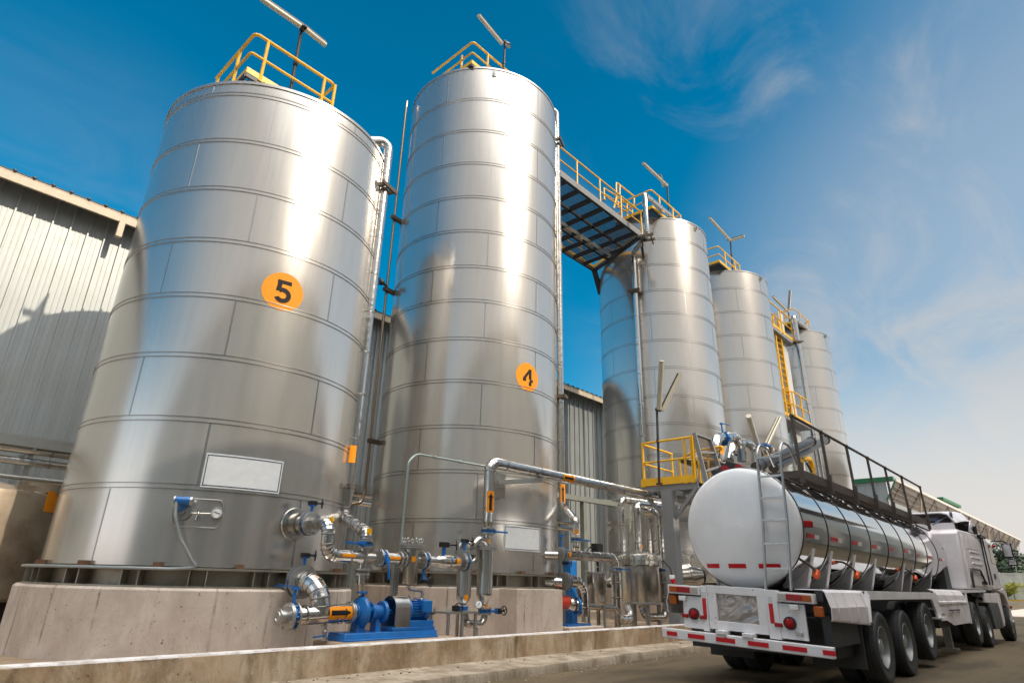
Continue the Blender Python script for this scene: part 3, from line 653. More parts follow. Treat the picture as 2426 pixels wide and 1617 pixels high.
pb = P('K',585,740,Y=11.4); pt_ = P('K',577,655,Y=11.4)
lamp((pb.x, pb.y, 16.35), pt_, [(pt_ + V((-.05,0,.05)), P('K',483,560,Y=11.4)), (pt_ + V((0,0,.05)), P('K',585,525,Y=11.4))], 'twin tube lamp making a V on the roof of the farthest silo', .07)

# ------------------------------------------------------------------ high catwalk between the silos numbered 4 and 3
zc = 14.4; yn, yf = 10.78, 13.85; xa, xb = 13.25, 20.3
t = thing('high_catwalk', (16, 12.3, zc), 'wide high steel catwalk with mesh floor and yellow railings bridging two tall silos', 'catwalk')
mb = MB()
xe = 18.95
for y in (yn, yn + 1.02, yn + 2.05, yf): mb.bar((xa, y, zc - .1), (xe + (y - yn) / (yf - yn) * 1.15, y, zc - .1), .09, .16 if y in (yn, yf) else .1)
x = xa + .15
while x < 19.9:
    y1 = yf; y0 = yn if x <= xe else yn + (x - xe) / 1.15 * (yf - yn); mb.bar((x, y0, zc - .09), (x, y1, zc - .09), .13, .12); x += .74
mb.bar((xe, yn, zc - .1), (xe + 1.15, yf, zc - .1), .1, .15); mb.bar((xe, yn, zc-.25), (xe + 1.0, yn + .5, zc - .5), .1, .1)
mb.bar((xe + 1.15, yf, zc - .1), (20.7, yf + .1, zc - 1.0), .2, .16); mb.build('frame', M_DARK, t)
mb = MB(); mb.bar((xa, yn - .055, zc - .06), (xe, yn - .055, zc - .06), .02, .22); mb.build('edge_channel', M_GREY, t)
grate(t, xa, xe + .3, yn, yf, zc + .02, None, .075, .15)
rails(t, [(xa - .1, yn, zc), (xe, yn, zc)], 1.1, [(P('J',x_,400,Y=yn).x, yn, zc) for x_ in (130,)] + [(P('J',a,b_,Y=yn).x, yn, zc) for a, b_ in ((403,510), (655,700), (888,870), (1110,1040))], .03)
rails(t, [(xa, yf, zc), (xe + 1.1, yf, zc)], 1.1, [(xa + .3 + i * 1.4, yf, zc) for i in range(5)], .03)
mb = MB(); mb.bar((xe + .05, yn + .05, zc + .07), (xe + 1.1, yf, zc + .07), .015, .14); mb.build('toe_board', M_YELLOW, t)
# light cable tray under it
mb = MB()
for d in (0, .05, .10): mb.bar((xa, yn + 1.62 + d, zc - .22), (xe + .3, yn + 1.62 + d, zc - .22), .025, .025)
mb.build('conduit', M_GALV, t)
# stair-gate frame at the far end of the catwalk
t = thing('gate_frame', (18.6, 11.6, zc), 'small yellow gate frame standing at the far end of the high catwalk', 'gate')
rails(t, [P('J',700,700,Y=11.9), P('J',850,790,Y=11.9), P('J',1010,900,Y=11.9)], .55, None, .03, False)
mb = MB(); a = P('J',805,800,Y=11.8); mb.tube([a, P('J',830,690,Y=11.8), P('J',830,520,Y=11.8), P('J',868,545,Y=11.8), P('J',1025,668,Y=11.8), P('J',1025,790,Y=11.8)], .035, .05, 8); mb.tube([P('J',868,545,Y=11.8), P('J',868,650,Y=11.8)], .035, n=8); mb.build('frame', M_YELLOW, t)

# ------------------------------------------------------------------ tall pipes down the silos
def seams(parent, pts, r, step=.9, bend=0):
    q = fillet(pts, bend, 5); mb = MB()
    for a, b_ in zip(q, q[1:]):
        L = (b_ - a).length; d = (b_ - a).normalized()
        if L < .16:
            if bend: mb.lathe(a, d, [(-.012, r + .001), (-.008, r + .006), (.008, r + .006), (.012, r + .001)], 14)
            continue
        s_ = .25
        while s_ < L - .1: mb.lathe(a + d * s_, d, [(-.016, r + .001), (-.012, r + .007), (.012, r + .007), (.016, r + .001)], 14); s_ += step
    if mb.v: mb.build('joint_bands', M_SEAM, parent)['kind'] = 'stuff'
def pipe(name, label, pts, r, bend=.2, mat=None, cat='pipe', group=None, step=.9, n=16):
    t = thing(name, pts[-1], label, cat, group); mb = MB(); mb.tube(pts, r, bend, n, 5 if step else 8); mb.build('pipe_run', mat or M_JACKET, t, ang=14 if step else 32)
    if step: seams(t, pts, r, step, bend)
    return t
def clamp(parent, p, w=.5, d=.45, dir_=(0,1,0)):
    p = V(p); dv = V(dir_).normalized(); s_ = dv.cross(V((0,0,1))).normalized(); mb = MB()
    for q in (-1, 1): mb.bar(p + s_*q*w*.32 - dv*.18, p + s_*q*w*.32 + dv*d, .05, .1)
    for q in (-.18, .2): mb.bar(p - s_*w*.5 + dv*q, p + s_*w*.5 + dv*q, .05, .09)
    mb.build('pipe_bracket', M_BRACKET, parent)
def flow_label(parent, p, axis, facing, r, L, hgt, arrow=True, mat=None, flip=1):
    """sticker wrapped on a pipe of radius r: L along axis, hgt across"""
    p, a, f = V(p), V(axis).normalized(), V(facing); f = (f - a * f.dot(a)).normalized(); s_ = a.cross(f)
    def pt(u, v, off): g = v / r; return p + a*u + (f*math.cos(g) + s_*math.sin(g)) * (r + off)
    mb = MB(); nu = 8; vs = [pt(u, -hgt/2 + hgt*i/nu, .006) for u in (-L/2, L/2) for i in range(nu+1)]
    mb.add(vs, [(i, i+1, nu+2+i, nu+1+i) for i in range(nu)]); o = mb.build('flow_label', mat or M_ORANGE, parent)
    if arrow:
        mb = MB(); l, w_ = L*.42*flip, hgt*.17; hx = l*.45
        for u0, u1, w0, w1 in ((-l, hx, w_, w_), (hx, l, w_*2, .001)):
            vs = [pt(u, (-wd + 2*wd*i/4), .0085) for u, wd in ((u0, w0), (u1, w1)) for i in range(5)]; mb.add(vs, [(i, i+1, 6+i, 5+i) for i in range(4)])
        mb.build('arrow', M_INK, o)
VIEW = lambda p: V((0, 0, CAM_H)) - V(p)
pts = [(5.75, 10.55, 10.52), (6.52, 10.32, 10.93), (6.585, 10.3, 9.5), (6.58, 10.3, 2.98)]
pts = [P('A',1840,750,Y=10.6), P('A',2052,745,Y=10.3), P('A',2010,1020,Y=10.3), V((6.585, 10.3, 2.92))]
pts[2] = V((6.585, 10.3, 9.5)); pts[1].x = 6.585
t = pipe('overflow_pipe', 'thick jacketed pipe running down the right flank of the shortest silo', pts, .115, .17, group='vertical pipes on the silos')
clamp(t, (6.585, 10.3, P('A',2010,990,Y=10.3).z), .52, .5, (-.3, 1, 0))
flow_label(t, (6.585, 10.3, 3.55), (0,0,1), (-.45,-1,.1), .117, .33, .13, False)
mb = MB(); z_ = 2.92; mb.cyl((6.585,10.3,z_+.02), (6.585,10.3,z_), .16, n=20); mb.cyl((6.585,10.3,z_), (6.585,10.3,2.55), .135, .095, n=20); mb.build('reducer', M_VESSEL, t)
clamp(t, (6.55, 10.4, 2.94), .3, .3, (-.5, 1, 0))
LOW5 = [V((6.585,10.3,2.56)), V((6.59,10.3,2.38)), V((6.05,8.75,2.03)), V((6.05,8.75,1.92))]
t = pipe('drop_pipe', 'short slanted jacketed pipe falling from the thick pipe to the blue lever valve', LOW5, .098, .16, step=.5, group='jacketed pipes in front of the silos')
flow_label(t, (6.05, 8.75, 2.05), (0,0,1), (-.2,-1,.3), .10, .09, .09, False, M_AMBER)

pts = [P('I',1120,640,Y=10.5), P('I',1224,694,Y=10.3), V((13.04,10.3,12)), V((13.15,10.3,3.27)), V((12.62,9.45,2.78)), V((12.61,9.45,2.45))]
pts[2] = V((13.02, 10.3, 14)); pts[3] = V((13.16, 10.3, 3.27))
t = pipe('overflow_pipe', 'slim jacketed pipe down the right flank of the silo numbered 4', pts, .085, .14, step=1.1, group='vertical pipes on the silos')
clamp(t, (12.98, 10.32, P('I',1222,880,Y=10.3).z), .5, .45, (-.4, 1, 0)); clamp(t, (13.1, 10.32, P('L',1235,1015,Y=10.3).z), .3, .3, (-.4,1,0))
flow_label(t, (13.16, 10.3, P('E',412,515,Y=10.3).z), (0,0,1), (-.75,-1,.1), .087, .5, .12)
flow_label(t, (12.61, 9.45, 2.52), (0,0,1), (-1,-1,.1), .087, .1, .1, False)
pts = [P('J',1430,885,Y=10.6), P('J',1145,650,Y=10.), P('J',1160,1080,Y=10.)]; q = on_silo(S[3],'J',1015,1290,.28)
pts[2].x = pts[1].x = (pts[1].x + pts[2].x) / 2; e = V((q.x, q.y, 1.6)); pts += [V((q.x, q.y, q.z)), e]
t = pipe('overflow_pipe', 'dog legged jacketed pipe down the front of the silo at the catwalk end', pts, .095, .16, step=1.2, group='vertical pipes on the silos')
clamp(t, (q.x, q.y, P('W',1460,670,Y=q.y).z), .5, .35, (1,.2,0)); clamp(t, pts[2] + V((.1,.1,-.05)), .6, .5, (1,.4,0))
a = P('K',425,535,Y=11.0); b_ = P('K',437,545,Y=10.7)
t = pipe('overflow_pipe', 'pipe down the right flank of the second farthest silo', [V((a.x-.3, 11.2, a.z+.05)), V((b_.x, 10.7, b_.z)), V((P('K',575,1440,Y=10.7).x, 10.7, 3))], .09, .12, step=1.6, group='vertical pipes on the silos')
a = P('K',608,684,Y=9.8); c = P('K',715,772,Y=10.6)
t = pipe('overflow_pipe', 'bright pipe in front of the farthest silo, bent over its rim', [c, a, V((P('K',690,1180,Y=9.8).x, 9.8, P('K',690,1180,Y=9.8).z)), V((P('K',760,1500,Y=9.8).x, 9.8, 2))], .14, .2, step=1.6, group='vertical pipes on the silos')
clamp(t, P('K',630,835,Y=9.8), .5, .6, (1,1,0))
a = P('K',80,440,Y=11.3); b_ = P('K',182,1330,Y=11.3)
t = pipe('overflow_pipe', 'thin pipe between the third silo and the second farthest silo', [V((a.x, 11.4, a.z)), V(((a.x+b_.x)/2, 11.4, b_.z)), V(((a.x+b_.x)/2 , 11.4, 2))], .05, .1, step=0, group='vertical pipes on the silos')
a = P('A',2155,545,Y=13.2)
t = pipe('gas_line', 'thin brownish pipe between the two nearest silos, bent at its foot', [V((8.92,13.2,15.6)), V((8.94,13.2,3.35)), V((8.86,13.2,3.05)), V((8.2,13.2,2.95))], .04, .15, M_BROWNPIPE, step=0)
for c, x, y in (('A',2085,1160), ('A',2045,1540), ('T',1447,235)):
    q = P(c, x, y, Y=13.2); mb = MB(); mb.bar((q.x - .1, 13.12, q.z), (q.x + .55, 13.2, q.z), .12, .1); mb.build('pipe_bracket', M_BRACKET, t)
q = P('A',2025,1497,Y=13.1); mb = MB(); mb.sphere(q, .09, 10, 6); mb.torus(q + V((-.08,0,0)), (1,0,0), .1, .018, 16, 6); mb.bar(q, (8.94,13.2,q.z), .05, .05); mb.build('hand_valve', M_DARK, t)

# ------------------------------------------------------------------ ladder tower between the two farthest silos
t = thing('ladder_tower', (P('K',575,1300,Y=10.6).x, 10.6, .22), 'tall pale column with a yellow caged ladder and railed landings, between the two farthest silos', 'ladder tower')
a = P('K',522,668,Y=10.4); xm = P('K',560,880,Y=10.3).x
mb = MB(); mb.box(xm - .33, xm + .33, 10.3, 10.6, .22, a.z); mb.build('column', paint('pale_column_paint', (.55,.55,.54), .45), t)
a, b_ = P('K',492,780,Y=10.2), P('K',590,1270,Y=10.2); xm2 = P('K',524,880,Y=10.2).x
mb = MB()
for d in (-.4, .4): mb.box(xm2 + d - .06, xm2 + d + .06, 10.15, 10.25, b_.z, a.z + 1)
z = b_.z
while z < a.z: mb.cyl((xm2 - .4, 10.2, z), (xm2 + .4, 10.2, z), .03, n=6); z += .35
mb.box(xm2 - .44, xm2 - .38, 10.25, 11.0, b_.z, a.z); mb.build('ladder', M_YELLOW, t)
for (ca, cb, y_) in ((('K',470,715), ('K',610,840), 10.0), (('K',540,1255), ('K',600,1290), 10.0), (('K',620,1290), ('K',715,1330), 9.8)):
    a, b_ = P(*ca, Y=y_), P(*cb, Y=y_); z = (a.z + b_.z) / 2
    mb = MB(); mb.box(a.x, b_.x, y_, y_ + 1.6, z - .2, z - .04); lb = mb.build('landing', M_GREY, t)
    rails(lb, [(a.x, y_ + 1.5, z), (a.x, y_, z), (b_.x, y_, z)], 1.35, [(a.x, y_, z), ((a.x + b_.x)/2, y_, z), (b_.x, y_, z)], .04, True)
# ------------------------------------------------------------------ valves and pipework in front of the silos
YM = 8.75
def flange(mb, p, a, r, th=.025, bolts=8, bl=.03):
    p, a = V(p), V(a).normalized(); _, u, w_ = frame(a); mb.cyl(p - a*th/2, p + a*th/2, r, n=24)
    for k in range(bolts):
        g = 2*PI*(k+.5)/bolts; q = p + (u*math.cos(g) + w_*math.sin(g)) * r * .82; mb.cyl(q - a*(th/2+bl*.5), q + a*(th/2+bl*.5), r*.085, n=6)
def handwheel(parent, p, a, R=.085, name='handwheel'):
    p, a = V(p), V(a).normalized(); _, u, w_ = frame(a); mb = MB(); mb.torus(p, a, R, R*.13, 24, 8); mb.cyl(p - a*.03, p + a*.02, R*.2, n=10)
    for k in range(4):
        g = PI*k/2 + .4; mb.bar(p, p + (u*math.cos(g) + w_*math.sin(g)) * R, R*.2, R*.1, a)
    mb.build(name, M_BLACK, parent)
def valve(p, axis, stem, r, label, drive='wheel', hd=None, L=.07, stemL=None, flanges=True, flip=1):
    """wafer butterfly valve: blue body between two bolted flanges, neck, then gearbox with handwheel or a flat lever"""
    p, a, s_ = V(p), V(axis).normalized(), V(stem).normalized(); s_ = (s_ - a*s_.dot(a)).normalized(); side = a.cross(s_)
    t = thing('butterfly_valve', p, label, 'valve', 'blue butterfly valves')
    mb = MB(); mb.cyl(p - a*L*.45, p + a*L*.45, r*1.28, n=24)
    for k in range(6): g = 2*PI*(k+.5)/6; q = p + (s_*math.cos(g) + side*math.sin(g)) * r*1.36; mb.cyl(q - a*L*.45, q + a*L*.45, r*.16, n=8)
    sl = stemL or r*1.9 + .06; mb.cyl(p + s_*r*1.2, p + s_*sl, .028, .022, 10); mb.obox(p + s_*sl, a*.045, side*.045, s_*.012); mb.build('body', M_BLUE, t, bevel=.003)
    if flanges:
        for d in (-1, 1): mb = MB(); flange(mb, p + a*d*(L*.45 + .014), a, r*1.62, .024); mb.build('flange', M_FLANGE, t)
    top = p + s_*(sl + .012)
    if drive == 'wheel':
        h = V(hd or side).normalized(); mb = MB(); mb.obox(top + s_*.03, a*.05, side*.06, s_*.032); mb.cyl(top + s_*.03 - h*.02, top + s_*.03 + h*.16, .018, n=8); mb.build('gearbox', M_BLACK, t, bevel=.006)
        handwheel(t, top + s_*.03 + h*.15, h, .078)
    else:
        h = V(hd or a).normalized(); mb = MB(); mb.obox(top + s_*.012, h*.04, h.cross(s_)*.035, s_*.014); mb.bar(top + s_*.02, top + s_*.03 + h*.30, .032, .012, s_); mb.bar(top + s_*.028, top + s_*.055*flip + h*.26, .02, .008, s_); mb.build('lever', M_BLUE, t)
    return t
def vnozzle(s, a, z, r, L):
    n_ = V((math.cos(a), math.sin(a), 0)); p = cylpt(s, a, z); return p, n_
X5 = 6.04; ZL = 1.655
# --- upper outlet of the shortest silo
a1 = az_of(S[5], on_silo(S[5],'C',1100,520)); p1 = cylpt(S[5], a1, 2.14); n1 = V((.13, -.99, 0)).normalized()
ot = thing('silo_outlet', p1, 'short upper outlet nozzle with a rolled collar on the shortest silo', 'outlet')
mb = MB(); mb.cyl(p1 - n1*.05, p1 + n1*.20, .175, n=28); mb.cyl(p1 + n1*.20, p1 + n1*.34, .135, .12, 24); mb.build('nozzle', M_VESSEL, ot)
mb = MB(); mb.lathe(p1 + n1*.01, n1, [(0,.26),(.02,.25),(.03,.18)], 28); mb.build('collar', M_VESSEL, ot)
valve(p1 + n1*.40, n1, (0,0,1), .115, 'upper blue valve with a black handwheel on the side of the shortest silo', hd=(.9,-.45,0))
e1 = p1 + n1*.86
pts = [p1 + n1*.45, V((5.34, YM, 2.13)), V((5.36, YM, ZL)), V((5.99, YM, ZL))]
t = pipe('jacketed_pipe', 'jacketed pipe bending twice, from the upper silo outlet to the steel cross', pts, .098, .17, step=.22, group='jacketed pipes in front of the silos')
flow_label(t, (5.70, YM, ZL), (1,0,0), (-.3,-1,.12), .10, .24, .045, False); flow_label(t, P('C',1330,498,Y=YM-.05) , (.6,0,-.8), (-.3,-1,.6), .06, .08, .08, False, M_AMBER)
# --- lower outlet, elbow, tee and suction line of the pump
a2 = az_of(S[5], on_silo(S[5],'C',1100,910)); p2 = cylpt(S[5], a2, 1.27, -.25); n2 = V((.12, -.99, 0)).normalized(); f2 = V((5.22, 9.25, 1.27))
ot = thing('silo_outlet', p2, 'thick lower outlet stub coming through the skirt of the shortest silo', 'outlet')
q0 = P('C',1040,905,Y=9.7); d2 = (P('C',1165,905,Y=9.12) - q0).normalized(); fl2 = P('C',1160,905,Y=9.12)
mb = MB(); mb.cyl(q0 - d2*.2, fl2 - d2*.10, .155, n=24); mb.build('nozzle', M_VESSEL, ot)
valve(fl2 - d2*.05, d2, (0,0,1), .15, 'lower blue valve with a black handwheel at the skirt of the shortest silo', hd=(.9,-.45,0))
ZP = .83
c_ = P('C',1268,1010,Y=YM)
pts = [fl2 - d2*.02, V((c_.x - .0, YM, fl2.z + .02)), V((5.39, YM, ZP))]
t = pipe('jacketed_pipe', 'fat jacketed elbow dropping from the lower outlet of the shortest silo into the pump line', pts, .142, .34, step=.14, group='jacketed pipes in front of the silos')
sx_ = P('C',1452,1112,Y=YM).x
pts = [V((4.99, YM, ZP - .02)), V((sx_, YM, ZP + .02))]
t = pipe('suction_pipe', 'horizontal pump line with an orange arrow sticker, left of the blue pump', pts, .128, 0, step=0, group='jacketed pipes in front of the silos')
mb = MB(); 
for x in (5.12, 5.62, 5.72): mb.lathe((x, YM, ZP), (1,0,0), [(-.012,.129),(-.01,.136),(.01,.136),(.012,.129)], 24)
mb.build('joint_bands', M_SEAM, t)['kind'] = 'stuff'
flow_label(t, (5.66, YM, ZP + .01), (1,0,0), (-.25,-1,.12), .131, .40, .19)
mb = MB()
for x, r in ((sx_ + .01, .16), (sx_ + .05, .15)): flange(mb, (x, YM, ZP + .02), (1,0,0), r)
mb.build('flange', M_FLANGE, t)
lv = valve((4.93, YM, ZP - .02), (1,0,.0), (0,0,1), .115, 'blue lever valve closing the left end of the pump line', 'lever', (-.95,.2,0), stemL=.36)
mb = MB(); flange(mb, (4.86, YM, ZP - .02), (1,0,0), .185); mb.cyl((4.85,YM,ZP-.02), (4.74,YM,ZP-.02), .085, n=20); flange(mb, (4.73,YM,ZP-.02), (1,0,0), .11, .02, 0); mb.torus((4.72,YM,ZP-.02), (1,0,0), .06, .012, 18, 6); mb.build('blind_cap', M_FLANGE, lv)
dv_ = thing('drain_valve', P('C',1295,1240,Y=YM), 'tiny drain valve with a blue handle under the pump line', 'valve')
a = P('C',1295,1190,Y=YM); b_ = P('C',1300,1280,Y=YM)
mb = MB(); mb.cyl(a + V((0,0,.05)), b_, .03, n=10); mb.sphere((a+b_)/2, .045, 10, 6); flange(mb, a, (0,0,1), .05, .015, 4, .01); mb.cyl(b_, b_ - V((0,0,.02)), .045, n=8); mb.build('body', M_FLANGE, dv_)
mb = MB(); q = P('C',1300,1258,Y=YM - .06); mb.bar(q, q + V((-.20,-.02,-.01)), .03, .02); mb.build('handle', M_BLUE, dv_)

# --- vertical cross and discharge above the pump
t = thing('pipe_cross', (X5, YM, 1.2), 'bare steel four way pipe cross standing over the pump discharge', 'pipe fitting')
mb = MB(); mb.cyl((X5,YM,1.46), (X5,YM,1.80), .068, n=18); mb.cyl((X5-.14,YM,ZL), (X5-.02,YM,ZL), .098, .066, 18); mb.cyl((X5,YM,ZL), (X5+.20,YM,ZL), .066, n=18); mb.build('cross_body', M_VESSEL, t)
mb = MB(); flange(mb, (X5,YM,1.47), (0,0,1), .125); flange(mb, (X5,YM,1.40), (0,0,1), .125, bl=.10); mb.build('flange', M_FLANGE, t)
mb = MB(); mb.cyl((X5,YM,1.39), (X5,YM,1.25), .062, n=16); mb.cyl((X5,YM,1.25), (X5,YM,1.09), .062, .03, 16); mb.build('reducer', M_VESSEL, t)
valve((X5, YM, 1.855), (0,0,1), (-.75,-.65,0), .08, 'blue lever valve lying flat above the steel cross', 'lever', (-1,.1,0), stemL=.13)
valve((X5 + .34, YM, ZL), (1,0,0), (.1,-1,-.12), .088, 'blue valve with its long lever hanging down beside the steel cross', 'lever', (.02,-.15,-1), stemL=.16)
# --- line to the strainers
xa_, xb_ = X5 + .4, P('D',445,855,Y=YM).x
t = pipe('jacketed_pipe', 'short jacketed pipe with an orange strip, left of the eyebolt strainer', [(xa_, YM, ZL), (xb_, YM, ZL)], .092, step=0, group='jacketed pipes in front of the silos')
flow_label(t, ((xa_+xb_)/2, YM, ZL), (1,0,0), (-.3,-1,.12), .095, .26, .045, False)
mb = MB()
for x in (xb_+.03, xb_+.12): flange(mb, (x, YM, ZL), (1,0,0), .125)
mb.cyl((xb_, YM, ZL), (xb_+.25, YM, ZL), .06, n=16); mb.build('flange', M_FLANGE, t)
xs_ = P('D',547,850,Y=YM).x
st = thing('strainer', (xs_, YM, 1.28), 'upright steel strainer pot with a ring of eyebolts on its lid', 'strainer')
mb = MB(); mb.lathe((xs_,YM,1.27), (0,0,1), [(0,.01),(0,.12),(.02,.125),(.60,.125)], 24); mb.cyl((xs_-.2,YM,ZL), (xs_+.26,YM,ZL), .062, n=16); mb.build('pot', M_VESSEL, st)
mb = MB(); flange(mb, (xs_,YM,1.885), (0,0,1), .20, .03, 0); flange(mb, (xs_,YM,1.85), (0,0,1), .20, .025, 0); lid = mb.build('lid', M_FLANGE, st)
for k in range(7):
    g = 2*PI*k/7; q = V((xs_ + .165*math.cos(g), YM + .165*math.sin(g), 1.92)); mb = MB(); mb.cyl(q - V((0,0,.1)), q + V((0,0,.02)), .012, n=6); mb.torus(q + V((0,0,.05)), (.3,-1,0), .032, .009, 14, 6); mb.build('eyebolt', M_GALV, lid)
mb = MB(); mb.lathe((xs_,YM,ZL+.01), (0,0,1), [], 4) if False else None
flow_label(st, (xs_,YM,ZL+.01), (0,0,1), (-.35,-1,0), .126, .085, .07, False)
mb = MB(); mb.tube([(xs_-.02,YM,1.28), (xs_-.02,YM,1.19), (xs_+.27,YM-.03,1.17), (xs_+.27,YM-.03,.80)], .024, .05, 10); mb.sphere(P('D',620,1160,Y=YM-.03), .035, 8, 5); mb.build('drain_pipe', M_FLANGE, st)
mb = MB(); q = P('D',615,1158,Y=YM-.05); mb.bar(q, q + V((-.14,-.02,.02)), .025, .015); mb.build('drain_handle', M_BLUE, st)
xv = P('D',640,862,Y=YM).x
valve((xv, YM, ZL), (1,0,0), (-.05,-.1,-1), .088, 'blue valve whose handwheel hangs below the pipe, right of the eyebolt strainer', hd=(.25,-1,0), stemL=.30)
x1, x2 = xv + .12, P('D',905,868,Y=YM).x
t = thing('jacketed_pipe', (x1, YM, ZL), 'jacketed reducer pipe with an orange dot, in the middle of the strainer line', 'pipe', 'jacketed pipes in front of the silos')
mb = MB(); mb.lathe((x1,YM,ZL), (1,0,0), [(0,.05),(0,.075),(.14,.08),(.15,.07),(.17,.088),(.30,.112),(x2-x1-.02,.112),(x2-x1,.10),(x2-x1,.02)], 24); mb.build('pipe_run', M_JACKET, t); seams(t, [V((x1+.2,YM,ZL)), V((x2,YM,ZL))], .112, .2)
flow_label(t, (x2-.12,YM,ZL), (1,0,0), (-.3,-1,.15), .113, .09, .09, False)
q = P('D',790,800,Y=YM)
g = thing('gear_operator', (q.x, YM, 1.76), 'black gear operator with a handwheel standing on a blue neck over the strainer line', 'valve')
mb = MB(); mb.cyl((q.x,YM,1.74), (q.x,YM,1.90), .036, n=12); mb.build('neck', M_BLUE, g); mb = MB(); mb.obox((q.x,YM,1.94), (.09,0,0), (0,.05,0), (0,0,.045)); mb.bar((q.x,YM,1.94), (q.x+.2,YM-.12,1.94), .03,.03); mb.build('gearbox', M_BLACK, g, bevel=.006); handwheel(g, (q.x+.19,YM-.12,1.94), (.75,-.65,0), .092)
xw = P('D',938,868,Y=YM).x
valve((xw, YM, ZL+.01), (1,0,0), (0,0,1), .098, 'blue valve with a handwheel on top, between the strainer line and the tall filters', hd=(.75,-.65,0), stemL=.33)
# --- the pair of tall filter vessels
def filter_vessel(x, y, zt, zb, r, label, cone):
    t = thing('filter_vessel', (x, y, zb), label, 'filter', 'tall steel filter vessels'); mb = MB()
    pr = [(zt, r), (zb + cone + .05, r), (zb + cone + .04, r*1.02), (zb + cone, r*.98), (zb + .02, r*.42), (zb, r*.42)]
    mb.lathe((x,y,0), (0,0,1), pr[::-1], 28); mb.build('vessel', M_VESSEL, t)
    mb = MB(); flange(mb, (x,y,zt+.015), (0,0,1), r*1.55, .03, 0); flange(mb, (x,y,zt+.05), (0,0,1), r*1.55, .03, 8, .08); mb.build('lid', M_FLANGE, t)
    return t
va = P('D',945,930,Y=YM+.1); vb = P('D',1100,800,Y=YM)
fa = filter_vessel(va.x, YM+.1, 1.80, .93, .135, 'left tall steel filter pot standing on the small steel table', .12)
fb = filter_vessel(vb.x, YM, 1.90, .93, .15, 'right tall steel filter pot with an orange dot near its conical foot', .16)
q = P('D',915,745,Y=YM+.1)
mb = MB(); mb.tube([(va.x-.14,YM+.1,1.80), (va.x-.14,YM+.1,2.02), (va.x+.12,YM+.1,2.02), (va.x+.12,YM+.1,1.80)], .05, .12, 12); mb.build('u_bend', M_VESSEL, fa)
mb = MB(); q = P('D',908,670,Y=YM+.1); mb.cyl(q - V((0,0,.14)), q, .012, n=8); mb.cyl(q + V((0,.02,.04)), q + V((-.02,-.03,.04)), .045, n=16); mb.bar(q - V((.12,0,.1)), q - V((0,0,.1)), .02, .02); mb.build('pressure_gauge', M_FLANGE, fa)
mb = MB(); x0 = xw + .1
mb.tube([(x0,YM,ZL), (x0+.14,YM,ZL+.02), (x0+.2,YM,1.78), (x0+.13,YM,1.98), (x0+.28,YM,2.10), (vb.x+.02,YM,2.04), (vb.x+.02,YM,1.92)], .062, .12, 14); mb.build('u_bend', M_VESSEL, fb)
flow_label(fa, (va.x,YM+.1,1.06), (0,0,1), (-.4,-1,0), .137, .1, .07, False); flow_label(fb, (vb.x+.03,YM,.90), (0,0,1), (-.4,-1,0), .066, .1, .06, False)
xvb = vb.x + .03
valve((xvb, YM, .83), (0,0,1), (1,-.35,0), .08, 'blue valve with black actuator under the right tall filter', hd=(0,-1,.1), stemL=.24)
valve((va.x, YM+.1, .88), (0,0,1), (-1,-.3,0), .07, 'blue valve with a handwheel on the steel table under the left tall filter', hd=(-.4,-1,.1), stemL=.22, flanges=False)
gd = P('D',1045,1195,Y=YM-.1); gg = thing('pressure_gauge', gd, 'round dial pressure gauge beside the foot of the right tall filter', 'gauge')
gn = V((-.55,-.8,.1)).normalized()
mb = MB(); mb.cyl(gd, gd + gn*.04, .068, n=24); mb.cyl(gd, V((xvb,YM,.93)), .012, n=8); mb.build('case', M_GALV, gg); mb = MB(); mb.cyl(gd + gn*.038, gd + gn*.043, .058, n=24); mb.build('dial', M_WHITE, gg); mb = MB(); mb.bar(gd + gn*.046 - V((.02,0,.02)), gd + gn*.046 + V((.02,-.01,.03)), .008, .003, gn); mb.build('needle', M_INK, gg)
pts = [V((xvb,YM,.80)), V((xvb,YM,.60)), V((xvb-.45,YM,.63)), V((va.x+.05,YM+.05,.66)), V((va.x,YM+.1,.86))]
t = pipe('return_pipe', 'bare steel pipe looping under the two tall filters', pts, .065, .14, M_VESSEL, step=0)
tb = thing('steel_table', (va.x, YM+.1, .22), 'small steel angle iron table under the left tall filter', 'stand')
x0, x1 = P('D',785,1240,Y=YM).x, P('D',1003,1245,Y=YM).x
mb = MB(); mb.box(x0, x1, YM-.14, YM+.4, .80, .835); mb.build('tabletop', M_GALV, tb)
for x in (x0+.03, x1-.03, x0+.36):
    for y in ((YM-.11, YM+.36) if x != x0+.36 else (YM-.11,)): mb = MB(); mb.bar((x,y,.22), (x,y,.8), .045, .045); mb.build('leg', M_GALV, tb)
for x in (va.x, xvb, 6.45, 6.55):
    mb = MB()
fo = thing('pipe_support', (xvb-.08, YM, .22), 'short pipe prop on a low concrete block under the right tall filter', 'support')
mb = MB(); mb.cyl((xvb-.2,YM,.36), (xvb-.2,YM,.6), .035, n=10); mb.build('prop', M_GALV, fo); mb = MB(); mb.box(xvb-.5, xvb+.2, YM-.22, YM+.25, .21, .37); mb.build('block', M_CONC_PLINTH, fo, bevel=.02)
for x, dx in ((P('D',415,1000,Y=9.0).x, 0), (P('D',445,1000,Y=9.0).x, 1)):
    if dx == 0:
        ps = thing('pipe_stanchion', (x, 9.0, .22), 'grey upright post holding the strainer line above the pump guard', 'support'); mb = MB(); mb.bar((x,9.0,.22), (x,9.0,1.6), .08, .06); mb.build('post', M_GALV, ps)
    else: mb = MB(); mb.bar((x,9.0,.22), (x,9.0,1.6), .035, .03); mb.build('brace', M_PIPE_GREEN, ps)
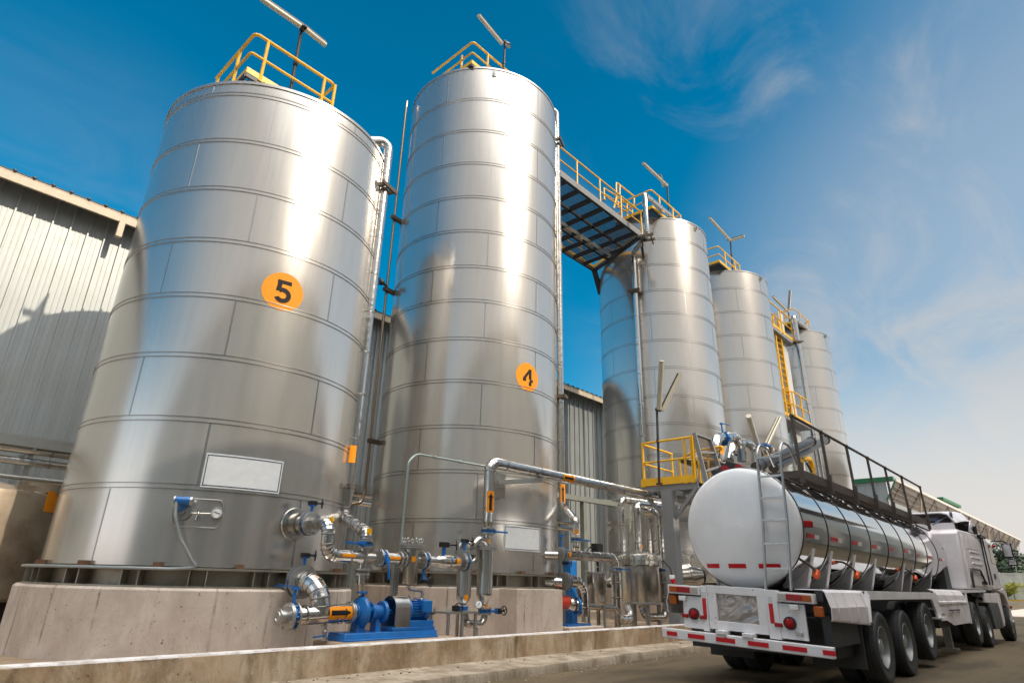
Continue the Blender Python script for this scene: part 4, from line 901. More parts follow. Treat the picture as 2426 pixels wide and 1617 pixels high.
# --- riser from the right filter, running along the silos to the gantry
xr = P('D',1123,400,Y=YM).x; zr = 3.585
valve((xr, YM, 2.25), (0,0,1), (1,-.4,0), .085, 'blue lever valve at the foot of the tall riser, above the right tall filter', 'lever', (1,-.1,0), stemL=.14)
mb = MB()
t = pipe('riser_pipe', 'long shiny jacketed pipe rising from the filters and running level across to the loading gantry', [V((xr,YM,2.42)), V((xr,YM,zr)), V((15.3,YM,zr+.03))], .108, .19, step=1.1, n=20)
mb = MB(); mb.cyl((xr,YM,2.44), (xr,YM,2.30), .10, .065, 18); mb.cyl((xr,YM,2.2), (xr,YM,1.95), .06, n=16); mb.build('reducer', M_VESSEL, t)
flow_label(t, (xr,YM,2.80), (0,0,1), (-.45,-1,-.05), .11, .40, .16)
q = P('D',1695,260,Y=YM); flow_label(t, (q.x,YM,zr+.01), (1,0,0), (-.5,-1,-.15), .11, .42, .15)
flow_label(t, (xr,YM,2.07), (0,0,1), (-.4,-1,0), .062, .07, .06, False)
q = P('D',1500,240,Y=YM); cb = thing('pipe_cantilever', (q.x,9.2,zr-.2), 'small steel bracket arm holding the level shiny pipe off the silo numbered 4', 'bracket')
mb = MB(); mb.bar((q.x,YM-.12,zr-.16), (q.x-.25,9.8,zr-.16), .07, .09); mb.build('arm', M_GALV, cb); mb = MB(); mb.box(q.x-.5, q.x-.05, 9.72, 9.74, zr-.5, zr+.05); mb.build('plate', M_VESSEL, cb)
t = pipe('conduit', 'thin pale green conduit rising beside the strainer and bending over to the riser', [P('D',463,825,Y=8.95), P('D',528,130,Y=8.95), P('D',590,78,Y=8.95), P('D',1100,170,Y=8.85)], .021, .22, M_PIPE_GREEN, 'conduit', step=0, n=10)
mb = MB()
for x in (720, 905): q = P('D',x,78+(x-590)*.18,Y=8.9); mb.cyl(q - V((.03,0,0)), q + V((.03,0,0)), .03, n=10)
mb.build('coupling', M_GALV, t)

# --- gauge panel on the shortest silo with its conduit
ap = rad(-116.9); s = S[5]
gp = thing('gauge_panel', cylpt(s, ap, 2.2), 'rounded plate with a dial thermometer and blue transmitter on the shortest silo', 'gauge panel')
def sp(c, x, y, off): return on_silo(s, c, x, y, off)
mb = MB(); L_, H_ = .42, .135; vs = []
for k in range(40):
    g = 2*PI*k/40; vs.append(((L_ if math.cos(g) > 0 else -L_) + H_*1.0*math.cos(g) * (1 if abs(math.cos(g)) > .01 else 0), H_*1.5*math.sin(g)))
cpx = az_of(s, sp('C',468,455,0)); cz_ = sp('C',468,455,0).z; k_ = .62
vs = [(x*k_, y) for x, y in vs]
out = wrap(s, cpx, cz_, vs, .012); mb.tube(out + [out[0]], .011, 0, 6, caps=False); mb.build('rim', M_FLANGE, gp)
mb = MB(); q = sp('C',370,445,0); a_ = az_of(s, q); n_ = V((math.cos(a_), math.sin(a_), 0))
mb.cyl(q - n_*.05, q + n_*.06, .125, n=28); flange(mb, q + n_*.07, n_, .13, .02, 6); mb.cyl(q + n_*.06, q + n_*.16, .05, n=16); mb.build('sensor_flange', M_VESSEL, gp)
b0 = sp('C',370,375,.2); tt = V((-n_.y, n_.x, 0)); mb = MB(); mb.cyl(b0 - tt*.10, b0 + tt*.10, .062, n=20); mb.cyl(b0 + V((0,0,-.05)), q + n_*.15, .035, n=12); mb.build('transmitter', M_BLUE, gp); mb = MB(); mb.cyl(b0 + tt*.10, b0 + tt*.13, .066, n=20); mb.cyl(b0 - tt*.10, b0 - tt*.12, .066, n=20); mb.build('transmitter_cap', M_FLANGE, gp)
q = sp('C',590,455,0); a_ = az_of(s, q); n_ = V((math.cos(a_), math.sin(a_), 0)); mb = MB(); mb.cyl(q, q + n_*.05, .082, n=28); mb.torus(q + n_*.05, n_, .078, .009, 28, 6); dl = mb.build('thermometer', M_GALV, gp)
mb = MB(); mb.cyl(q + n_*.05, q + n_*.054, .07, n=28); mb.build('dial', M_WHITE, dl); mb = MB(); tt = V((-n_.y, n_.x, 0)); mb.bar(q + n_*.057 + tt*.045 - V((0,0,.012)), q + n_*.057 - tt*.035 + V((0,0,.01)), .010, .004, n_)
for k in range(11):
    g = rad(-50 + k*28); d_ = tt*math.cos(g) + V((0,0,math.sin(g))); mb.bar(q + n_*.057 + d_*.052, q + n_*.057 + d_*.064, .005, .003, n_)
mb.build('needle_and_scale', M_INK, dl)
mb = MB(); q1 = sp('C',470,455,.07); mb.cyl(sp('C',425,455,.05), sp('C',555,458,.05), .009, n=8); mb.cyl(q1 - V((0,0,.02)), q1 + V((0,0,.05)), .022, n=10); mb.tube([q1, sp('C',470,450,.14), sp('C',455,500,.14)], .02, .03, 8); mb.build('sample_tap', M_VESSEL, gp)
zf = 1.40
arc = [cylpt(s, rad(-122 - k*5), zf, .21) for k in range(14)]
pts = [sp('C',325,380,.24), sp('C',318,480,.28), sp('C',350,620,.26), sp('C',430,770,.24), sp('C',462,812,.23)] 
t = pipe('flexible_conduit', 'grey flexible hose curving from the blue transmitter down to the skirt of the shortest silo', pts + [cylpt(s, rad(-119), zf+.005, .22)] + arc, .021, .2, M_PIPE_GREEN if False else paint('grey_hose', (.30,.33,.34), .4, .4), 'conduit', step=0, n=10)

# --- pump set
t = thing('pump', (6.5, YM, .47), 'blue enamelled centrifugal pump set with a bare metal coupling guard, on a blue base', 'pump')
xp = P('C',1530,1110,Y=YM).x; za = ZP + .02
mb = MB(); mb.lathe((xp-.10,YM,za), (1,0,0), [(0,.02),(0,.10),(.03,.13),(.05,.20),(.07,.225),(.10,.235),(.14,.225),(.165,.19),(.18,.13),(.22,.12),(.22,.02)], 36)
mb.cyl((xp+.0,YM,za+.16), (xp+.0,YM,za+.30), .05, .035, 16); flange(mb, (xp,YM,za+.285), (0,0,1), .085, .03, 6); flange(mb, (xp-.10,YM,za), (1,0,0), .13, .03, 8)
mb.add([], []); mb.prism([(xp-.10,YM-.10,.52),(xp+.10,YM-.10,.52),(xp+.05,YM-.07,za-.15),(xp-.05,YM-.07,za-.15)], (0,.2,0)); mb.build('volute', M_BLUE, t, bevel=.006)
mb = MB(); mb.lathe((xp+.10,YM,za), (1,0,0), [(0,.07),(.06,.07),(.06,.15),(.085,.15),(.085,.11),(.26,.10),(.28,.10),(.28,.16),(.33,.17),(.36,.12),(.42,.06),(.50,.03)], 28)
for d in (-1, 1): mb.bar((xp+.11,YM+d*.11,za+.05), (xp+.18,YM+d*.11,za+.05), .03, .05)
mb.prism([(xp+.26,YM-.08,.54),(xp+.38,YM-.08,.54),(xp+.34,YM-.05,za-.09),(xp+.28,YM-.05,za-.09)], (0,.16,0)); mb.obox((xp+.32,YM,.54), (.09,0,0), (0,.1,0), (0,0,.02)); mb.build('bearing_housing', M_BLUE, t, bevel=.005)
g0, g1 = P('C',1718,1090,Y=YM).x + .0, P('C',1815,1090,Y=YM).x
mb = MB(); arcp = [(YM-.185, .56), (YM-.185, za+.06)] + [(YM - .185*math.cos(g), za + .06 + .185*math.sin(g)) for g in [PI*k/12 for k in range(1,12)]] + [(YM+.185, za+.06), (YM+.185,.56)]
n = len(arcp); mb.add([(x, y, z) for x in (g0, g1) for y, z in arcp], [(i, i+1, n+i+1, n+i) for i in range(n-1)]); gd_ = mb.build('coupling_guard', M_VESSEL, t); md = gd_.modifiers.new('solid','SOLIDIFY'); md.thickness = .006
m0, m1 = P('D',500,1240,Y=YM).x, P('D',650,1240,Y=YM).x; zm = za + .02
mb = MB(); mb.cyl((m0-.1,YM,zm), (m0,YM,zm), .035, n=12); mb.lathe((m0,YM,zm), (1,0,0), [(0,.05),(0,.17),(.03,.175),(.03,.15),(m1-m0-.12,.15),(m1-m0-.12,.175),(m1-m0-.02,.175),(m1-m0,.14),(m1-m0,.02)], 32)
for k in range(26):
    g = 2*PI*k/26
    if abs(math.sin(g) - 1) < .12: continue
    d_ = V((0, math.cos(g), math.sin(g))); mb.obox(V(((m0+m1)/2-.05, YM, zm)) + d_*.162, ((m1-m0)/2-.085,0,0), d_*.016, V((1,0,0)).cross(d_)*.004)
mo = mb.build('motor', M_BLUE, t)
mb = MB(); mb.obox((m0+.30,YM-.16,zm+.06), (.10,0,0), (0,.06,0), (0,0,.09)); mb.build('terminal_box', M_BLUE, mo, bevel=.006)
mb = MB(); mb.torus((m0+.06,YM,zm+.185), (1,0,0), .03, .008, 14, 6); mb.build('lifting_eye', M_BLUE, mo)
mb = MB(); mb.tube([(m1-.1,YM-.14,zm-.02), (m1+.08,YM-.16,zm-.06), (m1+.12,YM-.1,zm+.02)], .016, .05, 8); mb.build('cable', M_BLACK, mo)
b0x, b1x = P('C',1415,1280,Y=YM-.2).x, P('D',730,1400,Y=YM-.2).x
mb = MB(); z0 = .47
mb.prism([(b0x,YM-.24,z0),(b1x,YM-.24,z0),(b1x,YM-.22,z0+.10),(b0x+.04,YM-.20,z0+.10)], (0,.46,0)); mb.box(b0x+.9, b1x-.02, YM-.19, YM+.19, z0+.10, z0+.155); mb.box(m0-.02, m1+.06, YM-.17, YM+.17, z0+.155, zm-.15); mb.box(b0x, b1x, YM-.26, YM+.24, z0-.01, z0+.02); mb.build('baseplate', M_BLUE, t, bevel=.006)
pd = thing('pump_pad', (6.6, YM, .2), 'low ochre stained concrete pad under the blue pump', 'pad')
mb = MB(); mb.box(b0x-.16, b1x+.35, YM-.40, YM+.35, .2, .465); mb.build('slab', M_CONC_FLOOR, pd, bevel=.03)
for x, y in ((5.3, 8.45), (5.0, 9.0)): pass

# ------------------------------------------------------------------ pipework between the silo numbered 4 and the gantry
YE = 9.55
def E_(x, y, d=0.0): return P('E', x, y, Y=YE + d)
o = E_(330, 945); ns = thing('silo_outlet', o, 'upper outlet stub on the right side of the silo numbered 4', 'outlet')
mb = MB(); mb.cyl((o.x-.14,YE+.3,o.z), (o.x+.18,YE,o.z), .085, n=18); mb.build('nozzle', M_VESSEL, ns)
v = E_(387, 945); ZE = v.z + .01
valve((v.x,YE,ZE), (1,0,0), (0,0,1), .105, 'blue lever valve on the upper outlet of the silo numbered 4', 'lever', (1,-.2,.1), stemL=.40)
c_ = E_(772, 950); dn = E_(790, 1330)
t = pipe('jacketed_pipe', 'level jacketed pipe turning down beside the big filter drum', [V((v.x+.08,YE,ZE)), V((c_.x-.02,YE,ZE+.02)), V((c_.x,YE,ZE-.30))], .115, .2, step=.4, group='jacketed pipes in front of the silos')
flow_label(t, (v.x+.22,YE,ZE), (1,0,0), (-.55,-1,.1), .117, .1, .09, False)
valve((c_.x+.02,YE,1.72), (0,0,1), (1,-.6,0), .10, 'blue lever valve on the downpipe left of the big filter drum', 'lever', (1,-.15,.05), stemL=.15)
bd = E_(900, 1395)
t = pipe('jacketed_pipe', 'jacketed downpipe left of the big filter drum with an elbow at its foot', [V((c_.x+.02,YE,1.63)), V((c_.x+.02,YE,.50)), V((c_.x+.95,YE+.15,.50)), V((c_.x+.95,YE+.3,.8))], .115, .2, step=.35, group='jacketed pipes in front of the silos')
# slanted pipe's lever valve and cone
valve((12.61,9.45,2.34), (0,0,1), (1,-.4,0), .075, 'blue lever valve hanging under the dog leg pipe of the silo numbered 4', 'lever', (1,-.1,0), stemL=.13)
cn = thing('pipe_reducer', (12.61,9.45,2.05), 'pointed steel reducer cone under the lever valve, landing on the level pipe', 'pipe fitting')
mb = MB(); mb.cyl((12.61,9.45,2.28), (12.61,9.45,2.18), .09, n=18); mb.cyl((12.61,9.45,2.18), (12.62,9.5,ZE+.06), .09, .03, 18); mb.build('cone', M_VESSEL, cn)
# lower outlet and red/blue pump
o = E_(345, 1140); ns = thing('silo_outlet', o, 'lower outlet stub through the skirt of the silo numbered 4', 'outlet')
mb = MB(); mb.cyl((o.x-.10,YE+.35,o.z), (o.x+.25,YE,o.z), .12, n=20); mb.build('nozzle', M_VESSEL, ns)
v = E_(420, 1132); valve((v.x,YE,v.z), (1,0,0), (0,0,1), .125, 'blue valve with a handwheel on the lower outlet of the silo numbered 4', hd=(.6,-.8,0), stemL=.36)
a = E_(545, 1250)
t = pipe('jacketed_pipe', 'fat jacketed elbow dropping from the lower outlet of the silo numbered 4', [V((v.x+.07,YE,v.z)), V((a.x,YE,v.z)), V((a.x,YE,.62))], .135, .34, step=.15, group='jacketed pipes in front of the silos')
pm = thing('pump', E_(470, 1330), 'smaller pump with a red motor and a bright rounded casing, half hidden by the pier', 'pump')
c = E_(490, 1300); mb = MB(); mb.sphere((c.x-.12,YE+.05,c.z), .17, 18, 10); mb.lathe((c.x+.02,YE+.02,c.z-.02), (1,-.35,0), [(0,.02),(0,.14),(.05,.16),(.05,.08),(.20,.07),(.24,.03)], 24); mb.build('casing', M_VESSEL, pm)
mb = MB(); flange(mb, (c.x+.06,YE,c.z-.02), (1,-.35,0), .19, .05); mb.box(c.x-.4,c.x+.5,YE-.1,YE+.3,.40,.46); mb.build('frame', M_BLUE, pm)
mb = MB(); mb.cyl((c.x-.7,YE+.12,c.z+.05), (c.x-.2,YE+.08,c.z+.05), .15, n=20); mb.build('motor', paint('red_enamel', (.55,.05,.02), .4), pm)
pd = thing('pump_pad', (c.x, YE, .2), 'small concrete block under the pump with the red motor', 'pad'); mb = MB(); mb.box(c.x-.6, c.x+.75, YE-.3, YE+.6, .2, .42); mb.build('slab', M_CONC_PLINTH, pd, bevel=.02)
# small filter drum
a, b_ = E_(580, 1090), E_(720, 1090); xm_ = (a.x + b_.x)/2 + .1; rs_ = .265; fy = YE + .12
t = thing('filter_drum', (xm_, fy, .22), 'small stained steel filter drum on thin legs, in front of the warehouse wall', 'filter', 'steel filter drums')
mb = MB(); mb.lathe((xm_,fy,0), (0,0,1), [(.84,.02),(.86,rs_*.9),(.92,rs_),(1.60,rs_)], 28); mb.build('drum', M_VESSEL, t)
mb = MB(); flange(mb, (xm_,fy,1.61), (0,0,1), rs_*1.2, .03, 10); mb.build('lid', M_FLANGE, t)
mb = MB(); q = V((xm_-.15,fy-.1,1.63)); mb.cyl(q, q+V((0,0,.3)), .02, n=8); mb.cyl(q+V((.25,0,0)), q+V((.25,0,.12)), .03, n=8); mb.bar(q+V((-.05,0,.12)), q+V((.12,0,.12)), .02, .02); mb.build('fittings', M_FLANGE, t)
n_ = V((.45,-.9,0)).normalized(); q = V((xm_,fy,1.42)) + n_*rs_; mb = MB(); mb.cyl(q - n_*.05, q + n_*.09, .07, n=16); mb.torus(q + n_*.09, n_, .075, .018, 18, 6); mb.build('sight_port', M_FLANGE, t)
for g in (30, 150, 270): mb = MB(); x, y = xm_ + rs_*.85*math.cos(rad(g)), fy + rs_*.85*math.sin(rad(g)); mb.bar((x,y,.22), (x,y,.9), .05, .05); mb.build('leg', M_GALV, t)
t = pipe('drain_pipe', 'bare steel pipe and elbow low under the small filter drum', [V((c.x+.2,YE,c.z-.04)), V((c.x+.55,YE,c.z-.04)), V((c_.x-.05,YE-.05,c.z-.10)), V((c_.x-.05,YE-.05,.3))], .075, .14, M_VESSEL, step=0)
# big filter drum
a, b_ = E_(825, 1000, .35), E_(1092, 1000, .35); r_ = .545; by = YE + .45; bx = (E_(958, 1100, .45)).x
t = thing('filter_drum', (bx, by, .22), 'big domed steel filter drum with swing clamps round its lid', 'filter', 'steel filter drums')
mb = MB(); mb.lathe((bx,by,0), (0,0,1), [(.86,.02),(.86,r_*.97),(.90,r_),(1.80,r_),(1.81,r_*1.03),(1.84,r_*1.03),(1.85,r_)], 48); mb.build('drum', M_VESSEL, t)
mb = MB(); mb.lathe((bx,by,0), (0,0,1), [(.85,r_*1.0),(.85,r_*1.06),(.90,r_*1.06),(.90,r_)], 48); mb.build('base_ring', M_FLANGE, t)
mb = MB(); mb.lathe((bx,by,0), (0,0,1), [(1.86,r_*.99),(1.87,r_*1.02),(2.12,r_*1.02),(2.16,r_*.98),(2.21,r_*.75),(2.25,r_*.4),(2.265,.02)], 48)
mb.lathe((bx,by,0), (0,0,1), [(1.99,r_*1.02),(1.995,r_*1.05),(2.025,r_*1.05),(2.03,r_*1.02)], 48); ld_ = mb.build('lid', M_VESSEL, t)
for k in range(8):
    g = rad(-120 + 45*k); d_ = V((math.cos(g), math.sin(g), 0)); q = V((bx,by,2.0)) + d_*r_*1.07; mb = MB(); mb.bar(q - V((0,0,.16)), q + V((0,0,.12)), .03, .03, d_); mb.torus(q + V((0,0,.08)) + d_*.03, d_, .05, .014, 14, 6); mb.obox(q - V((0,0,.12)), d_*.04, d_.cross(V((0,0,1)))*.05, V((0,0,.03))); mb.build('swing_clamp', M_FLANGE, ld_)
for g in (-60, 60, 180, -130): x, y = bx + r_*.85*math.cos(rad(g)), by + r_*.85*math.sin(rad(g)); mb = MB(); mb.bar((x,y,.22), (x,y,.88), .09, .09); mb.build('leg', M_GALV, t)
# pipes right of the big drum
q = E_(1120, 1055); qt = E_(1112, 640)
t = pipe('jacketed_pipe', 'upright jacketed pipe right of the big filter drum, hooked at its top', [V((q.x+.02,YE+.5,qt.z)), V((q.x,YE,qt.z)), V((q.x,YE,1.86))], .105, .18, step=.6, group='jacketed pipes in front of the silos')
valve((q.x,YE,1.76), (0,0,1), (1,-.5,0), .09, 'blue valve on the upright pipe between the big filter drum and the gantry post', 'lever', (.3,1,0), stemL=.13)
t = pipe('jacketed_pipe', 'lower jacketed pipe right of the big filter drum', [V((q.x,YE,1.68)), V((q.x,YE,.52)), V((q.x-.75,YE+.2,.52)), V((q.x-.75,YE+.35,.8))], .105, .2, step=.4, group='jacketed pipes in front of the silos')
a, b_ = E_(940, 900, .45), E_(935, 590, .45)
t = pipe('jacketed_pipe', 'jacketed pipe rising off the lid of the big filter drum and turning towards the gantry', [V((a.x,YE+.45,2.24)), V((a.x,YE+.45,b_.z)), V((a.x+2.6,YE+.45,b_.z+.1))], .105, .2, step=.8, group='jacketed pipes in front of the silos')
flow_label(t, (a.x+.05,YE+.45,2.4), (0,0,1), (-.2,-1,0), .107, .12, .08, False)
a, b_ = E_(830, 900, 1.2), E_(822, 550, 1.2)
t = pipe('jacketed_pipe', 'second jacketed pipe turning towards the gantry, behind the big filter drum', [V((a.x,YE+1.2,1.2)), V((a.x,YE+1.2,b_.z)), V((a.x+3,YE+1.2,b_.z+.1))], .10, .2, step=.8, group='jacketed pipes in front of the silos')
# green-grey pipe rack between silo and warehouse
rk = thing('pipe_rack', (E_(550,900,3).x, YE+3, .22), 'grey green steel rack frame right of the silo numbered 4', 'pipe rack')
x = P('E',552,700,Y=12.6).x; zt = P('E',552,555,Y=12.6).z
M_RACK = paint('grey_green_steel', (.20,.22,.20), .5, 0, .4)
mb = MB(); mb.bar((x,12.6,.22), (x,12.6,zt), .2, .16, (0,1,0)); mb.build('post', M_RACK, rk)
mb = MB(); x0 = P('E',330,575,Y=12.6).x; mb.bar((x0,12.6,zt), (x0+3.6,12.6,zt+.05), .2, .16); mb.bar((x0+2.6,12.6,zt+.1), (x0+6.3,12.6,zt+.35), .05, .06); mb.build('beam', M_RACK, rk)
mb = MB(); 
for k in range(3): mb.tube([E_(760+k*12,545,3), E_(800+k*8,600,3), E_(840+k*3,800,3), E_(850,890,3)], .018, .3, 6)
mb.build('cable', M_PIPE_GREEN, rk)
jb = thing('junction_box', E_(648, 905, 1), 'small black electrical box behind the level pipe', 'box'); q = E_(648, 905, 1)
mb = MB(); mb.obox(q, (.15,0,0), (0,.1,0), (0,0,.15)); mb.build('case', M_BLACK, jb, bevel=.01); mb = MB(); mb.tube([q, q + V((-.35,0,.05)), q + V((-.6,0,-.15))], .02, .2, 8); mb.bar(q - V((0,0,.1)), (q.x, q.y, .22), .05, .05); mb.build('cable', M_BLACK, jb)
bb = thing('control_cabinet', E_(485, 1100, 1.5), 'narrow blue upright cabinet behind the lower outlet of the silo numbered 4', 'cabinet'); q = E_(485, 1100, 1.2)
mb = MB(); mb.box(q.x-.14, q.x+.12, q.y, q.y+.2, .22, E_(485,995,1.2).z); mb.build('door', M_BLUE, bb, bevel=.01); mb = MB(); mb.box(q.x-.16, q.x+.14, q.y+.02, q.y+.26, .22, E_(485,995,1.2).z + .02); mb.build('case', M_BLUE, bb)

# ------------------------------------------------------------------ long pipe rack along the warehouse
YR = 16.6
for i, (za_, rr, lab) in enumerate(((P('U',0,360,Y=YR).z, .085, 'upper shiny pipe along the warehouse wall behind the silos'), (P('U',0,455,Y=YR).z, .085, 'lower shiny pipe along the warehouse wall behind the silos'), (P('U',0,590,Y=YR).z, .045, 'thin grey pipe along the warehouse wall above the stained tank'))):
    xe_ = 22 if i < 2 else P('U',510,625,Y=YR).x
    pipe('wall_pipe', lab, [(-6,YR,za_), (xe_,YR,za_ + .01)], rr, 0, M_JACKET if i < 2 else M_GALV, step=2.2 if i < 2 else 0, group='pipes along the warehouse wall')
za_ = P('U',0,300,Y=YR).z
ct = thing('cable_tray', (4, YR, za_), 'grey steel cable tray along the warehouse wall above the shiny pipes', 'cable tray')
mb = MB(); mb.box(-6, 21, YR-.16, YR-.14, za_-.10, za_+.12); mb.box(-6, 21, YR-.14, YR+.2, za_-.10, za_-.08); mb.build('channel', M_GALV, ct)
x = -5.5
for i in range(14):
    mb = MB(); mb.bar((x,YR+.1,.22), (x,YR+.1,za_-.1), .09, .09, (0,1,0)); mb.bar((x,YR-.14,za_-.13), (x,17.95,za_-.13), .06, .06); mb.build('support', M_GALV, ct); x += 2.05
# stained old tank at the left
ox, oy, orr = 1.75, 15.15, 1.5; zt = P('U',200,690,Y=oy-orr).z
t = thing('stained_tank', (ox, oy, .2), 'squat stained steel tank with an orange square, left of the shortest silo', 'tank')
mb = MB(); mb.lathe((ox,oy,0), (0,0,1), [(.82,.1),(.82,orr*.97),(.88,orr),(zt-.1,orr),(zt-.03,orr*.985),(zt+.05,orr*.8),(zt+.22,.3),(zt+.23,.02)], 72); mb.build('tank_shell', M_OLD, t)
mb = MB(); mb.lathe((ox,oy,0), (0,0,1), [(.2,orr*.9),(.82,orr*.9)], 48); mb.build('base_skirt', M_DARK, t)
s_ = (ox, oy, orr); q = on_silo(s_,'U',410,795); mb = MB(); patch(mb, s_, az_of(s_, q), q.z, .30, .36, .006, 6); mb.build('sticker', M_ORANGE, t)
mb = MB(); q = P('U',190,660,Y=oy-orr+.3); mb.box(q.x-.1,q.x+.16,oy-orr+.2,oy-orr+.5,zt-.02,zt+.09); q = P('U',380,660,Y=oy-orr+.5); mb.cyl((q.x,oy-orr+.75,zt),(q.x,oy-orr+.75,zt+.16),.35,n=24); mb.box(q.x-.4,q.x+.4,oy-orr+.55,oy-orr+.6,zt+.16,zt+.2); mb.build('hatch', M_OLD, t)
mb = MB(); a = 0
for k in range(5):
    g = 2*PI*k/5 - 1.9; mb.bar((ox+orr*.93*math.cos(g), oy+orr*.93*math.sin(g), .2), (ox+orr*.93*math.cos(g), oy+orr*.93*math.sin(g), .9), .1, .1)
mb.build('leg', M_DARK, t)['kind'] = 'stuff'
# ------------------------------------------------------------------ loading gantry
def OX(c, x, y, X): return P(c, x, y, X=X)
XG = 15.2; zg = 3.965
gt = thing('loading_gantry', (15.2, 8.27, .2), 'grey steel gantry post with a yellow railed platform above the tanker', 'gantry')
mb = MB(); yc = 8.27
for x in (15.06, 15.34): mb.box(x-.012, x+.012, yc-.16, yc+.16, .2, 3.72)
mb.box(15.072, 15.328, yc-.16, yc-.136, .2, 3.72); mb.box(15.072, 15.328, yc+.136, yc+.16, .2, 3.72); mb.box(14.95, 15.45, yc-.25, yc+.25, .2, .23); mb.build('post', M_GREY, gt, bevel=.004)
mb = MB(); mb.bar((15.2,yc-.16,3.02), (15.2,yc-.80,3.72), .09, .09, (1,0,0)); mb.bar((15.2,yc+.16,3.05), (15.2,yc+.78,3.72), .09, .09, (1,0,0)); mb.build('knee_brace', M_GREY, gt)
mb = MB()
for x in (15.22, 16.0, 16.9): mb.bar((x,7.42,3.80), (x,9.1,3.80), .09, .16)
for y in (7.48, 8.27, 9.03): mb.bar((15.2,y,3.72), (21.8,y,3.72), .08, .12)
mb.build('frame', M_GREY, gt)
grate(gt, 15.2, 17.0, 7.5, 9.05, 3.92)
pl = [(17.0,9.05,zg-.05), (15.2,9.05,zg-.05), (15.2,7.5,zg-.05)]
rails(gt, pl, 1.17, [(15.2,9.0,zg-.05), (15.2,7.72,zg-.05), (15.2,7.52,zg-.05), (16.95,9.05,zg-.05)], .033, True, (.08, .53))
mb = MB(); mb.bar((15.15,9.07,zg+.02), (15.15,7.44,zg+.02), .02, .2); mb.bar((15.2,9.1,zg+.02),(17,9.1,zg+.02), .02, .2); mb.bar((15.17,7.44,zg), (15.17,7.44,zg+1.15), .1, .03, (0,1,0)); mb.build('toe_board', M_YELLOW, gt)
for y0 in (8.75, 8.15, 7.85):
    mb = MB(); mb.tube([(16.9,y0,zg), (16.85,y0,zg+.9), (16.8,y0-.55,zg+1.08), (16.8,7.4,zg+1.12)], .032, .12, 8); mb.build('hoop', M_YELLOW, gt)
mb = MB(); mb.tube([(16.9,9.05,zg+.15), (16.9,7.5,zg+.15)], .03, n=8); mb.tube([(16.9,8.2,zg+.9), (16.9,7.5,zg+.75)], .03, n=8); mb.build('end_rail', M_YELLOW, gt)
# flap gate with expanded mesh
ga = thing('flap_gate', (15.6, 7.3, 3.8), 'dark grey framed flap gate with wire mesh beside the yellow platform', 'gate')
a, b_, c, d = V((15.2,7.40,5.16)), V((16.1,7.40,5.17)), V((16.15,7.16,4.10)), V((15.22,7.16,3.74)); mb = MB()
for p, q in ((a,b_),(b_,c),(c,d),(d,a)): mb.bar(p, q, .05, .11, (0,1,0))
for k in (.36, .72): mb.bar(a.lerp(d,k), b_.lerp(c,k), .05, .07, (0,1,0))
mb.build('gate_frame', M_GREY, ga)
mb = MB(); n = 14
for i in range(1, n):
    mb.bar(a.lerp(b_, i/n), d.lerp(c, i/n), .010, .006, (0,1,0))
for i in range(1, 20): mb.bar(a.lerp(d, i/20), b_.lerp(c, i/20), .010, .006, (0,1,0))
mb.build('wire_mesh', M_BROWNST, ga)['kind'] = 'stuff'
# roof plate, swan-neck loading pipes
mb = MB(); mb.add([(17.2,7.2,4.62),(22.2,7.2,4.62),(22.2,8.9,4.95),(17.2,8.9,4.95),(17.2,7.2,4.5),(22.2,7.2,4.5),(22.2,8.9,4.83),(17.2,8.9,4.83)], [(0,1,2,3),(7,6,5,4),(0,4,5,1),(1,5,6,2),(2,6,7,3),(3,7,4,0)]); mb.build('roof_plate', M_DARK, gt)
for i, (cs, lab) in enumerate((([(800,1120),(800,905),(955,885)], ''), ([(955,885),(1060,900),(1065,1120)], ''))): pass
yU = 8.2
t = pipe('swan_neck_pipe', 'larger shiny swan neck loading pipe on the gantry, with the taller blue valve', [P('F',805,1130,Y=yU), P('F',800,905,Y=yU), P('F',905,885,Y=yU), P('F',1045,885,Y=yU), P('F',1062,1120,Y=yU)], .155, .42, step=.35, group='swan neck loading pipes')
t = pipe('swan_neck_pipe', 'smaller shiny swan neck loading pipe on the gantry, behind the larger one', [P('F',945,1110,Y=8.6), P('F',965,975,Y=8.6), P('F',1080,945,Y=8.5), P('F',1175,965,Y=8.4), P('F',1195,1130,Y=8.4)], .14, .4, step=.35, group='swan neck loading pipes')
q = P('F',885,905,Y=yU); valve(q, (1,0,.12), (0,0,1), .17, 'blue lever valve on the crown of the larger swan neck pipe', 'lever', (.7,-.5,-.2), stemL=.48, flanges=False, L=.12)
q = P('F',1280,975,Y=8.2); valve(q, (0,0,1), (-1,-.2,0), .16, 'blue lever valve at the top of the slanted pipe, between the two lamp tubes', 'lever', (-1,-.1,0), stemL=.25, flanges=False)
t = pipe('swan_neck_pipe', 'short slanted shiny pipe under a blue lever valve on the gantry', [P('F',1282,985,Y=8.2), P('F',1310,1040,Y=8.1), P('F',1350,1060,Y=8.1)], .15, .15, step=.3, group='swan neck loading pipes')
q = P('F',1345,1030,Y=8.0); mb = MB(); flange(mb, q, (.8,-.6,0), .2, .06); mb.build('end_flange', M_GREY, t)
mb = MB(); mb.bar(P('F',1350,1010,Y=7.9), P('F',1440,1025,Y=7.9), .05, .05); mb.cyl(P('F',1355,985,Y=7.9), P('F',1355,1060,Y=7.9), .05, n=8); mb.build('actuator', M_BROWNST, t)
mb = MB()
for c in (((862,930),(795,1100)), ((940,935),(890,1120)), ((985,1020),(1010,1060))): mb.cyl(P('F',*c[0],Y=7.9), P('F',*c[1],Y=7.7), .035, n=8)
mb.build('strut', M_BLACK, gt)
